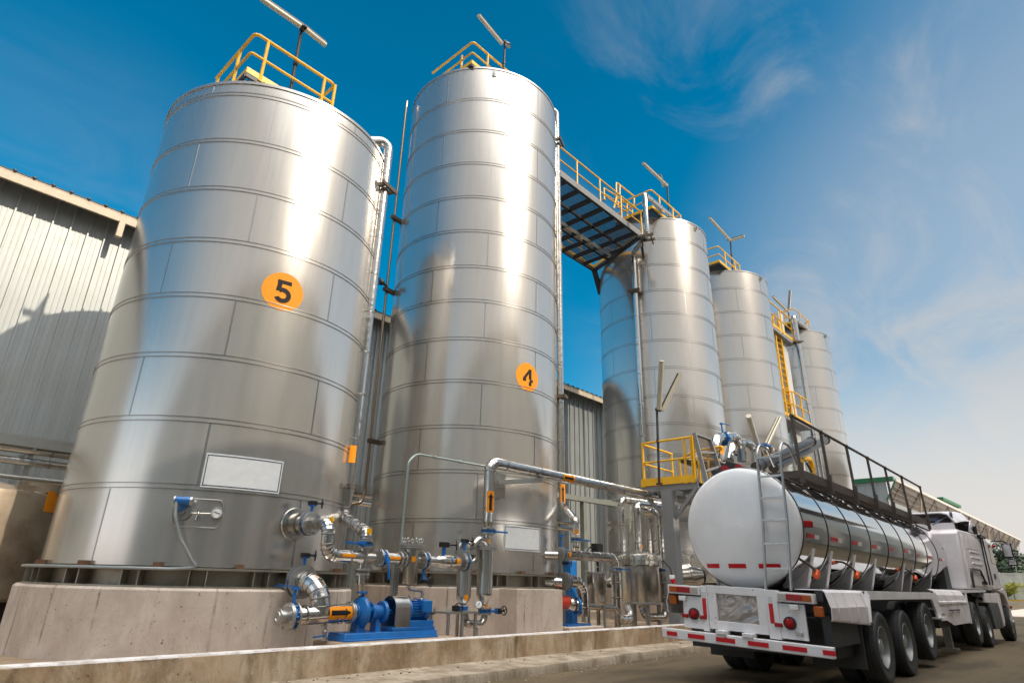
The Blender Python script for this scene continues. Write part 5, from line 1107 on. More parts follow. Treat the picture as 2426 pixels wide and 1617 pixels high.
for i, (c0, c1, lab) in enumerate((((255,975),(1075,600),'upper grey steel loading arm tube slanting above the tanker'), ((520,990),(1285,578),'lower grey steel loading arm tube slanting above the tanker'))):
    a, b_ = P('Q',*c0,Y=5.2), P('Q',*c1,Y=5.2 + .25*i)
    la = thing('loading_boom', a, lab, 'loading arm', 'stowed loading arm tubes'); mb = MB(); d = (b_-a).normalized(); mb.cyl(a, b_, .115, n=18); mb.build('tube', paint('dull_grey_tube', (.085,.082,.08), .35, .6, .4), la)
    mb = MB(); mb.lathe(b_, d, [(-.03,.115),(-.03,.135),(.05,.135),(.05,.095),(-.2,.09)], 20); mb.cyl(a + d*.3, a + d*.38, .125, n=16); mb.build('collar', M_DARK, la)
ys = thing('folding_stair', P('Q',900,1000,Y=5.6), 'yellow folding stair frame hanging between the gantry and the tanker walkway', 'stair')
mb = MB(); Yq = 5.6
mb.tube([P('Q',930,1060,Y=Yq), P('Q',925,845,Y=Yq), P('Q',1085,860,Y=Yq), P('Q',1100,1075,Y=Yq)], .075, .2, 10); mb.bar(P('Q',905,830,Y=Yq), P('Q',925,1030,Y=Yq), .16, .05); mb.build('hand_rail', M_YELLOW, ys)
mb = MB(); mb.tube([P('Q',530,960,Y=Yq), P('Q',545,895,Y=Yq), P('Q',690,880,Y=Yq)], .07, .12, 10); mb.tube([P('Q',420,830,Y=6.2), P('Q',520,815,Y=6.2)], .07, n=10); mb.bar(P('Q',700,800,Y=6), P('Q',830,775,Y=6), .2, .05); mb.build('hand_rail', M_YELLOW, ys)
mb = MB(); mb.bar(P('Q',560,1130,Y=5.3), P('Q',800,1190,Y=5.3), .5, .06); mb.bar(P('Q',570,1120,Y=5.3), P('Q',580,1170,Y=5.3), .1, .1); mb.build('tread_frame', M_YELLOW, ys)
mb = MB(); mb.cyl(P('Q',920,810,Y=5.4), P('Q',1010,920,Y=5.4), .012, n=6); mb.cyl(P('Q',1010,920,Y=5.4), P('Q',1085,1050,Y=5.4), .03, n=8); mb.build('gas_spring', M_BLACK, ys)
pb, pt_ = P('F',252,1290,Y=8.5), P('F',228,625,Y=8.5)
lamp((pb.x, 8.5, 3.9), (pt_.x + .03, 8.5, pt_.z), [(P('F',250,612,Y=8.45), P('F',275,145,Y=8.0)), (P('F',268,618,Y=8.4), P('F',440,268,Y=7.9))], 'twin tube lamp standing on the yellow gantry platform', .06)
bx = P('F',1255,985,Y=8.6)
lamp((bx.x, 8.6, 4.9), bx, [(P('F',1215,955,Y=8.5), P('F',1128,672,Y=8.2)), (P('F',1295,950,Y=8.5), P('F',1420,690,Y=8.2))], 'twin tube lamp making a V behind the swan neck loading pipes', .085)
# grey drum heater and socket by the post
hd_ = thing('sampling_drum', P('E',1330,1110,Y=9.2), 'bright conical steel drum lying behind the gantry post, near the tanker', 'drum'); q = P('E',1300,1100,Y=9.6)
mb = MB(); n_ = V((.75,-.65,.1)).normalized(); mb.lathe(q - n_*.5, n_, [(0,.02),(0,.36),(.45,.38),(.47,.40),(.52,.40),(.54,.37),(.95,.20),(.96,.02)], 32); mb.build('shell', M_VESSEL, hd_)
mb = MB(); mb.cyl(q + n_*.4, q + n_*.47, .22, n=20); mb.build('cap', M_DARK, hd_); mb = MB(); mb.bar(q - V((.2,0,.3)), (q.x-.2,q.y,.22), .1, .1); mb.bar(q + V((.2,-.1,-.3)), (q.x+.2,q.y-.1,.22), .1, .1); mb.build('leg', M_GALV, hd_)
mb = MB(); q2 = q + V((.1,-.1,.55)); mb.cyl(q2, q2 + V((0,-.04,0)), .09, n=18); mb.cyl(q2 - V((0,0,.2)), q2, .02, n=8); mb.build('gauge', M_GALV, hd_)
sk_ = thing('wall_socket', (15.0, 8.1, 1.45), 'white and red industrial socket on the gantry post', 'socket'); q = P('E',1183,1110,Y=8.1)
mb = MB(); mb.bar(q + V((0,0,.07)), q - V((0,0,.03)), .11, .09, (0,1,0)); mb.build('case', M_WHITE, sk_, bevel=.01); mb = MB(); mb.cyl(q - V((0,0,.02)), q + V((.02,-.03,-.12)), .055, n=14); mb.build('plug', M_RED, sk_); mb = MB(); mb.tube([q + V((0,0,.08)), q + V((-.05,.02,.25)), q + V((-.25,.1,.4))], .012, .08, 8); mb.build('cable', M_BLACK, sk_)

# ------------------------------------------------------------------ tank trailer
M_TRUCK = paint('white_truck_paint', (.80,.79,.81), .32, 0, .35, (.30,.24,.18), .02, 1.5, chips=(7, .645, (.17,.075,.035)))
M_TRUCK2 = paint('lilac_white_paint', (.84,.79,.81), .35, 0, .45, (.33,.28,.26), .03, 1.2)
M_CAP = paint('white_tank_end', (.84,.85,.87), .20, 0, .3, (.40,.38,.36), .015, 1.0)
M_TYRE = paint('tyre_rubber', (.040,.045,.047), .78, 0, .55, (.075,.07,.06), .25, 6)
M_RIM = paint('grey_wheel_paint', (.33,.345,.35), .38, .3, .4, (.07,.065,.06))
M_PLASTIC = paint('black_plastic', (.030,.034,.037), .6, 0, .5, (.06,.055,.05))
M_AMBERL = plain('amber_lens', (.40,.085,.005), .2); M_REDL = plain('red_lens', (.33,.008,.012), .2); M_CLEAR = plain('clear_lens', (.45,.42,.38), .2)
M_GLASS = plain('dark_cab_glass', (.02,.02,.022), .06)
tr = thing('tank_trailer', (14, 4.17, 0), 'polished steel road tanker trailer with a white domed end, parked at the gantry', 'tanker')
TC = (4.175, 2.25); TR = .93
mb = MB(); xr0, xr1 = 9.98, P('H',1088,705,Y=3.25).x + .16
mb.lathe((0, TC[0], TC[1]), (1,0,0), [(xr0, TR), (xr0+1.2, TR), (xr0+5, TR), (xr1-.15, TR)], 96)
tk = mb.build('tank_barrel', M_CHROME, tr)
mb = MB(); mb.lathe((xr0, TC[0], TC[1]), (-1,0,0), [(-.02,TR-.004),(.03,TR-.008),(.06,TR-.03),(.09,TR-.08),(.13,TR*.82),(.17,TR*.6),(.20,TR*.3),(.21,.004)], 96)
cap = mb.build('tank_end', M_CAP, tr, ang=60)
mb = MB(); mb.lathe((xr1-.16, TC[0], TC[1]), (1,0,0), [(0,TR-.002),(.06,TR-.02),(.12,TR*.85),(.22,TR*.5),(.26,.004)], 72); mb.build('tank_end', M_CHROME, tr, ang=60)
mb = MB(); rings = [xr0 + .02] + [P('H',x,y,Y=TC[0]-TR+.02).x for x, y in ((185,600),(335,600),(472,620),(592,640),(695,660),(780,670),(862,690),(935,700),(1010,710),(1060,715))]
for x in rings: mb.lathe((x, TC[0], TC[1]), (1,0,0), [(-.028,TR),(-.024,TR+.008),(.024,TR+.008),(.028,TR)], 96)
mb.build('ring_bands', M_DARK, tr)['kind'] = 'stuff'
mb = MB()
for x in rings: mb.lathe((x, TC[0], TC[1]), (1,0,0), [(-.012,TR+.0085),(-.010,TR+.012),(.010,TR+.012),(.012,TR+.0085)], 96)
mb.build('ring_straps', M_CHROME, tr)['kind'] = 'stuff'
# reflectors on the barrel and the end
def barrel(x, g, off): return V((x, TC[0] - (TR+off)*math.cos(g), TC[1] + (TR+off)*math.sin(g)))
def bstrip(x0, x1, g, w_, mat):
    mb = MB(); vs = [barrel(x, g + (-1 + 2*i/4)*w_/2/TR, .004) for x in (x0, x1) for i in range(5)]; mb.add(vs, [(i,i+1,6+i,5+i) for i in range(4)]); return mb.build('reflector', mat, tk)
for xa_, xb_, xc_, y in ((35,88,120,545),(203,250,278,570),(350,388,412,595),(485,520,542,621),(603,632,632,641),(708,733,750,653),(792,812,812,683),(875,897,910,697),(952,972,985,713),(1018,1032,1045,717)):
    a, b_, c = (P('H',q,y,Y=TC[0]-TR) for q in (xa_, xb_, xc_)); g = math.asin(max(-.4, min(.4, (a.z - TC[1]) / TR)))
    bstrip(a.x, b_.x, g, .07, M_RED)
    if xc_ > xb_: bstrip(b_.x, c.x, g, .07, M_WREFL)
for q0, q1, yy in ((358,452,762),(520,643,778),(728,872,775)):
    a, b_ = P('G',q0,yy,X=9.84), P('G',q1,yy,X=9.84); mb = MB(); n = 6; vs = []
    for j in (.032, -.032):
        for i in range(n+1):
            y = a.y + (b_.y-a.y)*i/n; z = 1.66 + j; r = math.hypot(y-TC[0], z-TC[1]); k = r/TR
            dep = [(0,.21),(.3,.20),(.6,.17),(.82,.13),(.914,.09),(.968,.06),(1,.03)]
            for (r0,d0),(r1,d1) in zip(dep, dep[1:]):
                if r0 <= k <= r1: dd = d0 + (d1-d0)*(k-r0)/(r1-r0)
            vs.append((xr0 - dd - .008, y, z))
    mb.add(vs, [(i,i+1,n+2+i,n+1+i) for i in range(n)]); mb.build('reflector', M_RED, cap)
mb = MB(); q = P('G',1052,470,Y=TC[0]-TR); mb.bar(q + V((-.12,.03,0)), q + V((.05,-.05,0)), .1, .1); mb.build('side_lamp', M_REDL, tr, bevel=.015)
for c in ((F_x, F_y) for F_x, F_y in ((893,1193),(1032,1178))):
    q = P('F',*c,X=10.15); mb = MB(); mb.cyl(q + V((.08,0,0)), q + V((-.03,0,0)), .052, n=14); mb.cyl(q + V((.14,0,0)), q + V((.08,0,0)), .035, n=10); mb.build('top_marker_lamp', M_REDL, tr)
mb = MB(); q0, q1 = P('F',800,1165,X=10.3), P('F',1190,1180,X=10.7)
mb.box(10.25, 11.2, q1.y, q0.y+.05, 3.16, 3.24); mb.prism([(10.3,q1.y,3.24),(10.3,q0.y,3.24),(10.3,q0.y-.2,3.36),(10.3,q1.y+.35,3.40),(10.3,q1.y+.1,3.30)], (.7,0,0)); mb.build('manhole_box', M_DARK, tr, bevel=.01)
# walkway on top with its rail
yw0, yw1, zw = 3.45, 4.02, 3.2
xw0, xw1 = 10.95, 21.0
wk = MB(); wk.box(xw0, xw1, yw0, yw0+.03, zw-.12, zw+.03); wk.box(xw0, xw1, yw1-.03, yw1, zw-.12, zw+.03); wk.box(xw0, xw0+.04, yw0+.03, yw1-.03, zw-.10, zw+.02)
x = xw0 + .1
while x < xw1: wk.box(x-.008, x+.008, yw0+.03, yw1-.03, zw-.04, zw); x += .09
for y in (yw0+.15, yw0+.3, yw0+.43): wk.box(xw0+.04, xw1, y-.012, y+.012, zw-.075, zw-.042)
wko = wk.build('walkway', M_BROWNST, tr)
posts = [P(c,x,y,Y=yw0).x for c, x, y in (('Q',795,290),('Q',1222,505),('Q',1602,702),('Q',1912,868),('H',575,92),('H',688,150),('H',812,198))]
pz = zw + .93
mb = MB(); mb.cyl((posts[0]-.05,yw0,pz), (posts[-1],yw0,pz), .027, n=10); mb.build('hand_rail', M_BROWNST, wko)
for x in posts:
    mb = MB(); mb.bar((x,yw0-.02,zw-.2), (x,yw0,pz), .045, .045); mb.bar((x,yw0-.025,zw-.22), (x,yw0-.025,zw+.12), .075, .06); mb.sphere((x,yw0,pz), .04, 8, 5); mb.build('rail_post', M_BROWNST, wko)
    mb = MB(); g = 1.06; mb.tube([(x,yw0-.02,zw-.2), (x-.02,yw0-.03,zw-.28), (x-.25,TC[0]-TR*math.cos(g)-.02,TC[1]+TR*math.sin(g)+.02)], .02, .04, 8); mb.bar((x-.29,TC[0]-TR*math.cos(g)-.02,TC[1]+TR*math.sin(g)), (x-.17,TC[0]-TR*math.cos(g)-.02,TC[1]+TR*math.sin(g)), .05, .02); mb.build('stay', M_DARK, wko)
mb = MB(); g = 1.0; mb.cyl((xw0-.4, TC[0]-.86*math.cos(1.15)*TR, TC[1]+TR*.94), (xr1-.5, TC[0]-.86*math.cos(1.15)*TR, TC[1]+TR*.94), .018, n=8); mb.build('spill_rail', M_DARK, tr)
# rear ladder
ld_ = MB(); yl, yr_ = 3.735, 3.375
for y in (yl, yr_): ld_.tube([(9.60,y+.03,1.33), (9.72,y,2.3), (9.80,y,3.34), (9.95,y,3.52), (10.25,y,3.50), (10.5,y,3.24)], .021, .22, 10)
for z in (1.62, 1.97, 2.31, 2.64, 2.97, 3.27):
    x = 9.60 + (z-1.33)*.12 if z < 2.3 else 9.72 + (z-2.3)*.077; ld_.bar((x,yl,z), (x,yr_,z), .045, .028, (0,0,1))
ld_.build('ladder', M_FLANGE, tr)
# chassis, rear panel
mb = MB(); mb.box(9.7, 21.2, 3.72, 3.86, .86, 1.22); mb.box(9.7, 21.2, 4.5, 4.64, .86, 1.22)
for x in range(10, 21): mb.box(x, x+.12, 3.86, 4.5, .95, 1.15)
mb.box(9.62, 17, 3.0, 3.1, 1.2, 1.33); mb.box(9.62, 17, 5.26, 5.36, 1.2, 1.33); mb.build('chassis', M_PLASTIC, tr)
XR = 9.55
def zt_(y): return (y - 2.92) * .036
def rbox(mb, y0, y1, z0, z1, x0=XR, x1=XR+.1):
    mb.prism([(x0,y0,z0+zt_(y0)), (x0,y1,z0+zt_(y1)), (x0,y1,z1+zt_(y1)), (x0,y0,z1+zt_(y0))], (x1-x0,0,0)); return mb
bp = rbox(MB(), 2.92, 5.43, .505, .645, 9.46, 9.56).build('bumper', M_TRUCK, tr, bevel=.012)
for q0, q1 in ((85,155),(228,343),(420,550),(637,778),(872,1037),(1143,1230)):
    a, b_ = P('G',q0,1200,X=9.45), P('G',q1,1200,X=9.45); rbox(MB(), b_.y, a.y, .545, .605, 9.452, 9.459).build('reflector', M_RED, bp)
for y in (4.05, 4.45): mb = rbox(MB(), y-.08, y+.08, .64, .70, 9.44, 9.62); mb.build('step_clip', M_TRUCK, bp, bevel=.01)
mb = MB(); rbox(mb, 3.77, 4.66, .70, .82-.0); rbox(mb, 3.77, 4.66, 1.20, 1.31); rbox(mb, 3.77, 3.90, .82, 1.20); rbox(mb, 4.52, 4.66, .82, 1.20); mb.build('locker_frame', M_TRUCK, tr, bevel=.004)
m, nt, b = nodemat('crinkled_film'); b.inputs['Base Color'].default_value = (.36,.335,.32,1); b.inputs['Metallic'].default_value = .3; b.inputs['Roughness'].default_value = .2
h_ = noise(nt, 3.0, 2, .4, dist=1.5); bump(nt, b, h_, .5, .12)
rbox(MB(), 3.90, 4.52, .82, 1.20, XR+.03, XR+.05).build('locker_pane', m, tr)
for y0, y1 in ((3.60,3.765), (4.665,4.76)):
    o = rbox(MB(), y0, y1, .66, 1.30, XR-.01, XR+.12).build('upright', M_TRUCK, tr, bevel=.004)
    ym = y0 + (.10 if y0 < 4 else .05); rbox(MB(), ym-.03, ym+.03, .86, 1.12, XR-.014, XR-.010).build('reflector', M_RED, o); rbox(MB(), ym-.03, ym+.03, 1.12, 1.21, XR-.014, XR-.010).build('reflector', M_WREFL, o)
for side, (y0, y1, a0, a1) in enumerate(((3.09, 3.60, 3.24, 3.62), (4.77, 5.31, 4.72, 5.08))):
    o = rbox(MB(), y0, y1, 1.155, 1.285, XR-.04, XR+.10).build('lamp_beam', M_TRUCK, tr, bevel=.006)
    w_ = y1 - y0
    segs = ((.06,.30,M_AMBERL),(.30,.72,M_REDL),(.72,.95,M_CLEAR)); segs = segs if side == 0 else tuple((1-b_, 1-a, mt) for a, b_, mt in segs)
    for a, b_, mt in segs: rbox(MB(), y0 + w_*a, y0 + w_*b_, 1.18, 1.262, XR-.055, XR-.04).build('lamp_lens', mt, o, bevel=.004)
    o = rbox(MB(), a0, a1, .68, 1.135, XR, XR+.03).build('rear_panel', M_TRUCK, tr, bevel=.004)
    cy_ = 3.46 if side == 0 else 4.90; cz_ = .885 + (zt_(cy_) if side else .02)
    mb = MB(); mb.lathe((XR, cy_, cz_), (-1,0,0), [(0,.085),(.03,.085),(.035,.07),(.03,.065)], 24); mb.build('lamp_rim', M_BLACK, o)
    mb = MB(); mb.lathe((XR, cy_, cz_), (-1,0,0), [(.0,.066),(.03,.066),(.045,.045),(.05,.002)], 24); mb.build('round_lamp', M_REDL, o)
    for d in ((.16,) if side == 0 else (-.15, .15)): rbox(MB(), cy_+d-.055, cy_+d+.055, .82, .875, XR-.03, XR).build('marker_lamp', M_REDL, o, bevel=.01)
    q = y0 + w_*.55; rbox(MB(), q-.06, q+.06, 1.06, 1.13, XR-.05, XR).build('plate_lamp', M_TRUCK, o, bevel=.01)
    for yy in ((3.06,) if side == 0 else (5.24,)): rbox(MB(), yy-.06, yy+.06, 1.0, 1.13, XR-.02, XR+.04).build('side_marker', M_AMBERL, o, bevel=.008)
    if side == 0: rbox(MB(), 3.30, 3.40, .73, .79, XR-.03, XR).build('socket', M_GALV, o, bevel=.01)
# fenders of the trailer, near side and far side
def fender(y, s_):
    """s_=+1 near side (outer face towards -Y)"""
    o = -s_; mb = MB(); xs0, xs1 = 9.66, 11.50
    prof = [(y - o*.015, .95), (y, .97), (y + o*.012, 1.12), (y, 1.145), (y - o*.045, 1.315), (y - o*.085, 1.35), (y - o*.45, 1.355)]
    n = len(prof); xs = [xs0]; x = xs0 + .3
    while x < xs1 - .1: xs += [x-.03, x-.02, x+.02, x+.03]; x += .46
    xs.append(xs1); vs = []
    for i, x in enumerate(xs):
        rib = .016 if (i % 4 in (2, 3) and 0 < i < len(xs)-1) else 0
        vs += [(x, py + o*rib, pz + (-.10*max(0,(x-9.66)/1.84) if j < 2 else 0)) for j, (py, pz) in enumerate(prof)]
    mb.add(vs, [(i*n+k, (i+1)*n+k, (i+1)*n+k+1, i*n+k+1) for i in range(len(xs)-1) for k in range(n-1)]); f = mb.build('mudguard', M_TRUCK2, tr, ang=20); f.modifiers.new('solid','SOLIDIFY').thickness = .012
    mb = MB(); mb.bar((11.49,y,1.285), (16.45,y,1.285), .05, .13); mb.bar((11.5,y-o*.2,1.345), (16.5,y-o*.2,1.345), .38, .012); mb.bar((11.48,y,1.30), (11.36,y,.90), .03, .10, (0,1,0)); mb.build('mudguard_lip', M_TRUCK, tr)
    mb = MB(); mb.prism([(16.2,y-.02,1.34),(16.85,y-.02,1.34),(17.0,y-.02,.86),(16.62,y-.02,.86)], (0,.04,0)); mb.box(16.5,16.9,y-.1,y+.1,.83,.86); mb.build('mudguard_end', M_TRUCK, tr)
fender(2.93, 1); fender(5.42, -1)
for y in (2.96, 4.64): mb = MB(); mb.box(11.02, 11.05, y, y + .76, .27, 1.0); mb.build('mudflap', M_PLASTIC, tr)
mb = MB(); mb.box(9.75, 11.0, 2.99, 3.1, .62, 1.02); mb.box(10.2, 11.0, 3.1, 5.3, .45, .95); mb.build('underrun_box', M_PLASTIC, tr)
# saddles between barrel and frame
for i, (xt, yt) in enumerate(((60,725),(185,728),(345,745),(492,757),(690,775),(752,785),(885,798),(1012,820),(1062,828))):
    q = P('H',xt,yt,Y=3.38); x = q.x; g = math.asin((q.z - TC[1])/TR) if abs(q.z-TC[1]) < TR else -.5
    arc = [barrel(x, -.36 - .85*k/6, .004) for k in range(7)]
    for s_ in (1, -1):
        f = lambda p: V((p[0], TC[0] + s_*(p[1]-TC[0]), p[2]))
        mb = MB(); mb.prism([f(p) for p in [(x,3.46,1.36)] + [tuple(a) for a in arc] + [(x,arc[-1].y,1.36)]], (.012,0,0)); a0, b0 = V(f((x-.03,3.465,1.365))), V(f((x-.03,arc[0].y,arc[0].z))); mb.bar(a0 - V((0,0,0)), b0 + V((0,0,.02)), .11, .016, V((0,s_,.2)))
        mb.build('saddle', M_TRUCK, tr)
for x, y in ((100,808),(378,812),(782,838),(1090,862)):
    q = P('H',x,y,Y=3.25); mb = MB(); mb.cyl(q - V((.04,0,.05)), q + V((.04,0,.025)), .045, n=14); mb.build('orange_lamp', plain('orange_lens', (.75,.10,.01), .3) if 'orange_lens' not in MATS else MATS['orange_lens'], tr); mb = MB(); mb.tube([q + V((-.03,0,.04)), q + V((-.12,.08,.14)), q + V((-.1,.2,.2))], .02, .05, 8); mb.build('lamp_stalk', M_BROWNST, tr)
# wheels
def wheel(parent, x, y, zc, s_, R=.525, steer=False):
    """one tyre with its dished rim; outer face at y towards -s_"""
    o = -s_; W = .28
    tp = [(.0,.30),(.0,.335),(-.018,.40),(-.03,.45),(-.022,.49),(.012,.512),(.03,.522),(.05,.525),(.075,.525),(.08,.512),(.088,.512),(.093,.525),(.13,.525),(.135,.512),(.143,.512),(.148,.525),(.185,.525),(.19,.512),(.198,.512),(.203,.525),(.23,.525),(.255,.518),(.28,.49),(.30,.43),(.28,.335),(.28,.30)]
    mb = MB(); mb.lathe((x,y,zc), (0,-o,0), [(a, r*R/.525) for a, r in tp], 64)
    for k in range(56):
        g = 2*PI*k/56; c, s2 = math.cos(g), math.sin(g); d = V((c,0,s2)); tdir = V((-s2,0,c)); mb.obox(V((x, y - o*.028, zc)) + d*(R - .012), tdir*.014, V((0,1,0))*.022, d*.012)
    ty = mb.build('tyre', M_TYRE, parent, ang=28)
    mb = MB(); k = R/.525
    if not steer: rp = [(.02,.30),(.0,.305),(-.006,.297),(.0,.288),(.04,.280),(.09,.272),(.14,.262),(.155,.24),(.15,.17),(.14,.15),(.06,.12),(.03,.11),(.02,.06),(.015,.002)]
    else: rp = [(.02,.30),(.0,.305),(-.006,.297),(.0,.288),(.03,.27),(.04,.2),(-.03,.16),(-.05,.10),(-.08,.09),(-.09,.002)]
    mb.lathe((x,y,zc), (0,-o,0), [(a, r*k) for a, r in rp], 48); rm = mb.build('rim', M_RIM, ty, ang=40)
    mb = MB()
    for q in range(10):
        g = 2*PI*q/10; mb.cyl((x + .2*math.cos(g), y - o*(.155 if not steer else .04), zc + .2*math.sin(g)), (x + .2*math.cos(g), y - o*(.12 if not steer else -.01), zc + .2*math.sin(g)), .017, n=6)
    mb.build('wheel_nut', M_GALV, rm)['kind'] = 'stuff'
    return ty
W1, W2, W3 = (P('Z',x,y,Y=2.92).x for x, y in ((432,885),(757,815),(1047,660)))
for x, zc in ((W1,.525),(W2,.525),(W3,.645)):
    wheel(tr, x, 2.92, zc, 1); wheel(tr, x, 5.43, zc, -1)
    for y, s_ in ((3.26,1),(5.09,-1)): mb = MB(); mb.lathe((x,y,zc), (0,s_,0), [(0,.3),(-.02,.42),(.02,.51),(.06,.525),(.22,.525),(.26,.51),(.28,.42),(.26,.3)], 48); mb.build('inner_tyre', M_TYRE, tr)
    mb = MB(); mb.cyl((x,3.05,zc), (x,5.3,zc), .08, n=14); mb.cyl((x,3.1,zc), (x,3.5,zc), .24, n=24); mb.cyl((x,4.85,zc), (x,5.25,zc), .24, n=24); mb.bar((x,3.8,zc), (x,3.8,1.0), .2, .2, (0,1,0)); mb.bar((x,4.55,zc), (x,4.55,1.0), .2, .2, (0,1,0)); mb.build('axle', M_PLASTIC, tr)
# side skirt ahead of the trailer wheels
def skirt_(y, o):
    mb = MB(); xs0, xs1 = 17.0, 20.55; prof = [(y,.66),(y,.80),(y,.90),(y,1.10),(y+o*.025,1.12),(y+o*.025,1.16),(y,1.18),(y-o*.01,1.30),(y-o*.07,1.39),(y-o*.16,1.42)]; n = len(prof)
    xs = [xs0]; x = xs0 + .55
    while x < xs1 - .2: xs += [x-.07,x-.05,x+.05,x+.07]; x += .85
    xs.append(xs1); vs = []
    for i, x in enumerate(xs):
        rib = .02 if (i % 4 in (2, 3) and 0 < i < len(xs)-1) else 0; vs += [(x, py + o*rib, pz + (.12 if (j < 2 and x < 18.3) else 0)) for j, (py, pz) in enumerate(prof)]
    mb.add(vs, [(i*n+k,(i+1)*n+k,(i+1)*n+k+1,i*n+k+1) for i in range(len(xs)-1) for k in range(n-1)])
    mb.prism([(xs1-.02,y+o*.03,.64),(xs1+.05,y+o*.03,.64),(xs1+.12,y+o*.03,1.2),(xs1+.22,y+o*.03,1.38),(xs1+.05,y+o*.03,1.38),(xs1-.02,y+o*.03,1.1)], (0,-o*.04,0))
    f = mb.build('side_skirt', M_TRUCK2, tr, ang=20); f.modifiers.new('solid','SOLIDIFY').thickness = .012
skirt_(2.93, -1); skirt_(5.42, 1)
mb = MB(); mb.box(17.3, 18.6, 3.05, 3.6, .62, 1.0); mb.bar((17.9,2.9,.98), (19.2,2.9,.98), .03, .03); mb.build('tool_box', M_PLASTIC, tr, bevel=.02)
mb = MB(); mb.box(19.2, 19.35, 3.2, 3.35, .1, 1.2); mb.box(19.1, 19.45, 3.1, 3.45, .08, .12); mb.build('landing_leg', M_GALV, tr)
mb = MB(); mb.box(19.2, 19.35, 5.0, 5.15, .1, 1.2); mb.box(19.1, 19.45, 4.9, 5.25, .08, .12); mb.build('landing_leg', M_GALV, tr)

# ------------------------------------------------------------------ tractor unit (slightly turned to its right)
PSI = rad(2.5); TO = V((20.5, 2.9, 0)); FX = V((math.cos(PSI), -math.sin(PSI), 0)); FY = V((math.sin(PSI), math.cos(PSI), 0))
def L(u, y, z): return TO + FX*u + FY*y + V((0,0,z))
tt = thing('truck_tractor', L(3, 1.25, 0), 'white tractor unit with an open roof deflector, coupled to the polished tanker', 'truck')
def lp(mb, pts, y0, y1): mb.prism([L(u, y0, z) for u, z in pts], FY*(y1-y0)); return mb
def lb(mb, u0, u1, y0, y1, z0, z1): return lp(mb, [(u0,z0),(u1,z0),(u1,z1),(u0,z1)], y0, y1)
cabp = [(.72,1.46),(4.75,1.46),(5.60,1.52),(5.72,1.9),(5.62,2.25),(5.25,2.86),(4.75,3.06),(1.1,3.02),(.85,2.92)]
lp(MB(), cabp, .03, 2.47).build('cab', M_TRUCK2, tt, bevel=.05)
mb = MB(); mb.prism([L(u, 0.0, z) for u, z in ((1.05,1.55),(3.55,1.55),(3.75,2.9),(1.25,2.9))], FY*.04); mb.build('sleeper_panel', M_TRUCK2, tt, bevel=.01)
mb = MB()
for z in (2.44, 2.28, 2.12, 1.84): lp(mb, [(1.75,z),(3.1,z),(3.2,z+.06),(1.85,z+.06)], -.018, .01)
lp(mb, [(1.5,2.53),(3.0,2.53),(3.12,2.84),(1.6,2.84)], -.012, .01); mb.build('pressed_louvre', M_TRUCK2, tt, bevel=.008)
dr = MB(); dr.prism([L(u, -.004, z) for u, z in ((4.05,1.50),(5.25,1.50),(5.5,1.9),(5.42,2.2),(5.12,2.86),(4.3,2.92))], FY*.04); do = dr.build('door', M_TRUCK2, tt, bevel=.008)
lp(MB(), [(4.72,2.26),(5.40,2.26),(5.36,2.4),(5.14,2.80),(4.78,2.82)], -.016, .0).build('window', plain('amber_tinted_glass', (.20,.13,.03), .08), do)
lp(MB(), [(4.55,1.80),(4.85,1.80),(4.88,1.94),(4.58,1.94)], -.02, 0).build('handle', M_BLACK, do)
mb = MB()
for u0, u1 in ((3.72,3.30),(4.02,3.78)): mb.bar(L(u0,-.02,2.97), L(u1+.2,-.02,1.6), .05, .03, (0,1,0))
mb.bar(L(3.5,-.03,2.98), L(4.3,-.03,2.98), .10, .08); mb.build('grab_rail', M_BLACK, tt)
mb = MB(); mb.tube([L(1.05,-.04,1.5), L(1.2,-.04,1.98), L(2.4,-.04,1.98), L(2.85,-.04,1.62)], .028, .2, 10); mb.build('guard_hoop', M_BLACK, tt)
mb = MB(); lb(mb, 1.6, 4.5, .15, 2.35, 1.30, 1.50); lb(mb, 2.5, 3.2, -.02, .1, 1.60, 1.68); lb(mb, .2, .72, .4, 2.1, 1.2, 2.5); mb.build('cab_underframe', M_PLASTIC, tt)
# roof deflector: shell open to the rear
sh = [(1.2,3.5),(2.2,3.62),(3.2,3.70),(3.65,3.62),(4.1,3.36),(4.55,3.06)]
mb = MB(); ny = 14; vs = []
for u, z in sh:
    for i in range(ny+1):
        q = i/ny; e = min(q, 1-q); drop = .30*max(0, 1 - e/.12)**2; vs.append(L(u, .06 + 2.38*q, z - drop*(1 if u < 4.3 else .3)))
n = ny+1; mb.add(vs, [(i*n+k,(i+1)*n+k,(i+1)*n+k+1,i*n+k+1) for i in range(len(sh)-1) for k in range(ny)])
for y in (.06, 2.41): mb.add([L(2.6,y,3.05), L(4.5,y,3.04)] + [L(u,y,z-.28) for u, z in sh[::-1][1:4]], [(0,1,2,3,4)])
f = mb.build('roof_deflector', M_TRUCK2, tt, ang=40); f.modifiers.new('solid','SOLIDIFY').thickness = .03
mb = MB(); lb(mb, 1.1, 1.2, .1, 2.4, 3.02, 3.2); lb(mb, 1.3, 2.6, .3, 2.2, 3.03, 3.12); mb.build('roof_rail', M_TRUCK2, tt)
mb = MB(); lb(mb, 1.35, 1.4, .5, 2.3, 3.28, 3.38); mb.bar(L(1.5,.2,3.06), L(1.3,.15,3.5), .1, .06, (0,1,0)); mb.bar(L(.6,.5,3.12), L(1.6,.3,3.42), .03, .03); mb.build('deflector_strut', paint('slate_blue_steel', (.10,.13,.20), .5), tt)
mb = MB(); mb.tube([L(2.5,.2,3.35), L(2.8,.1,3.25), L(3.2,.02,3.15), L(3.3,.0,3.05)], .03, .1, 8); lb(mb, 3.2, 3.32, -.06, .02, 3.02, 3.25); mb.build('horn_bracket', M_BLACK, tt)
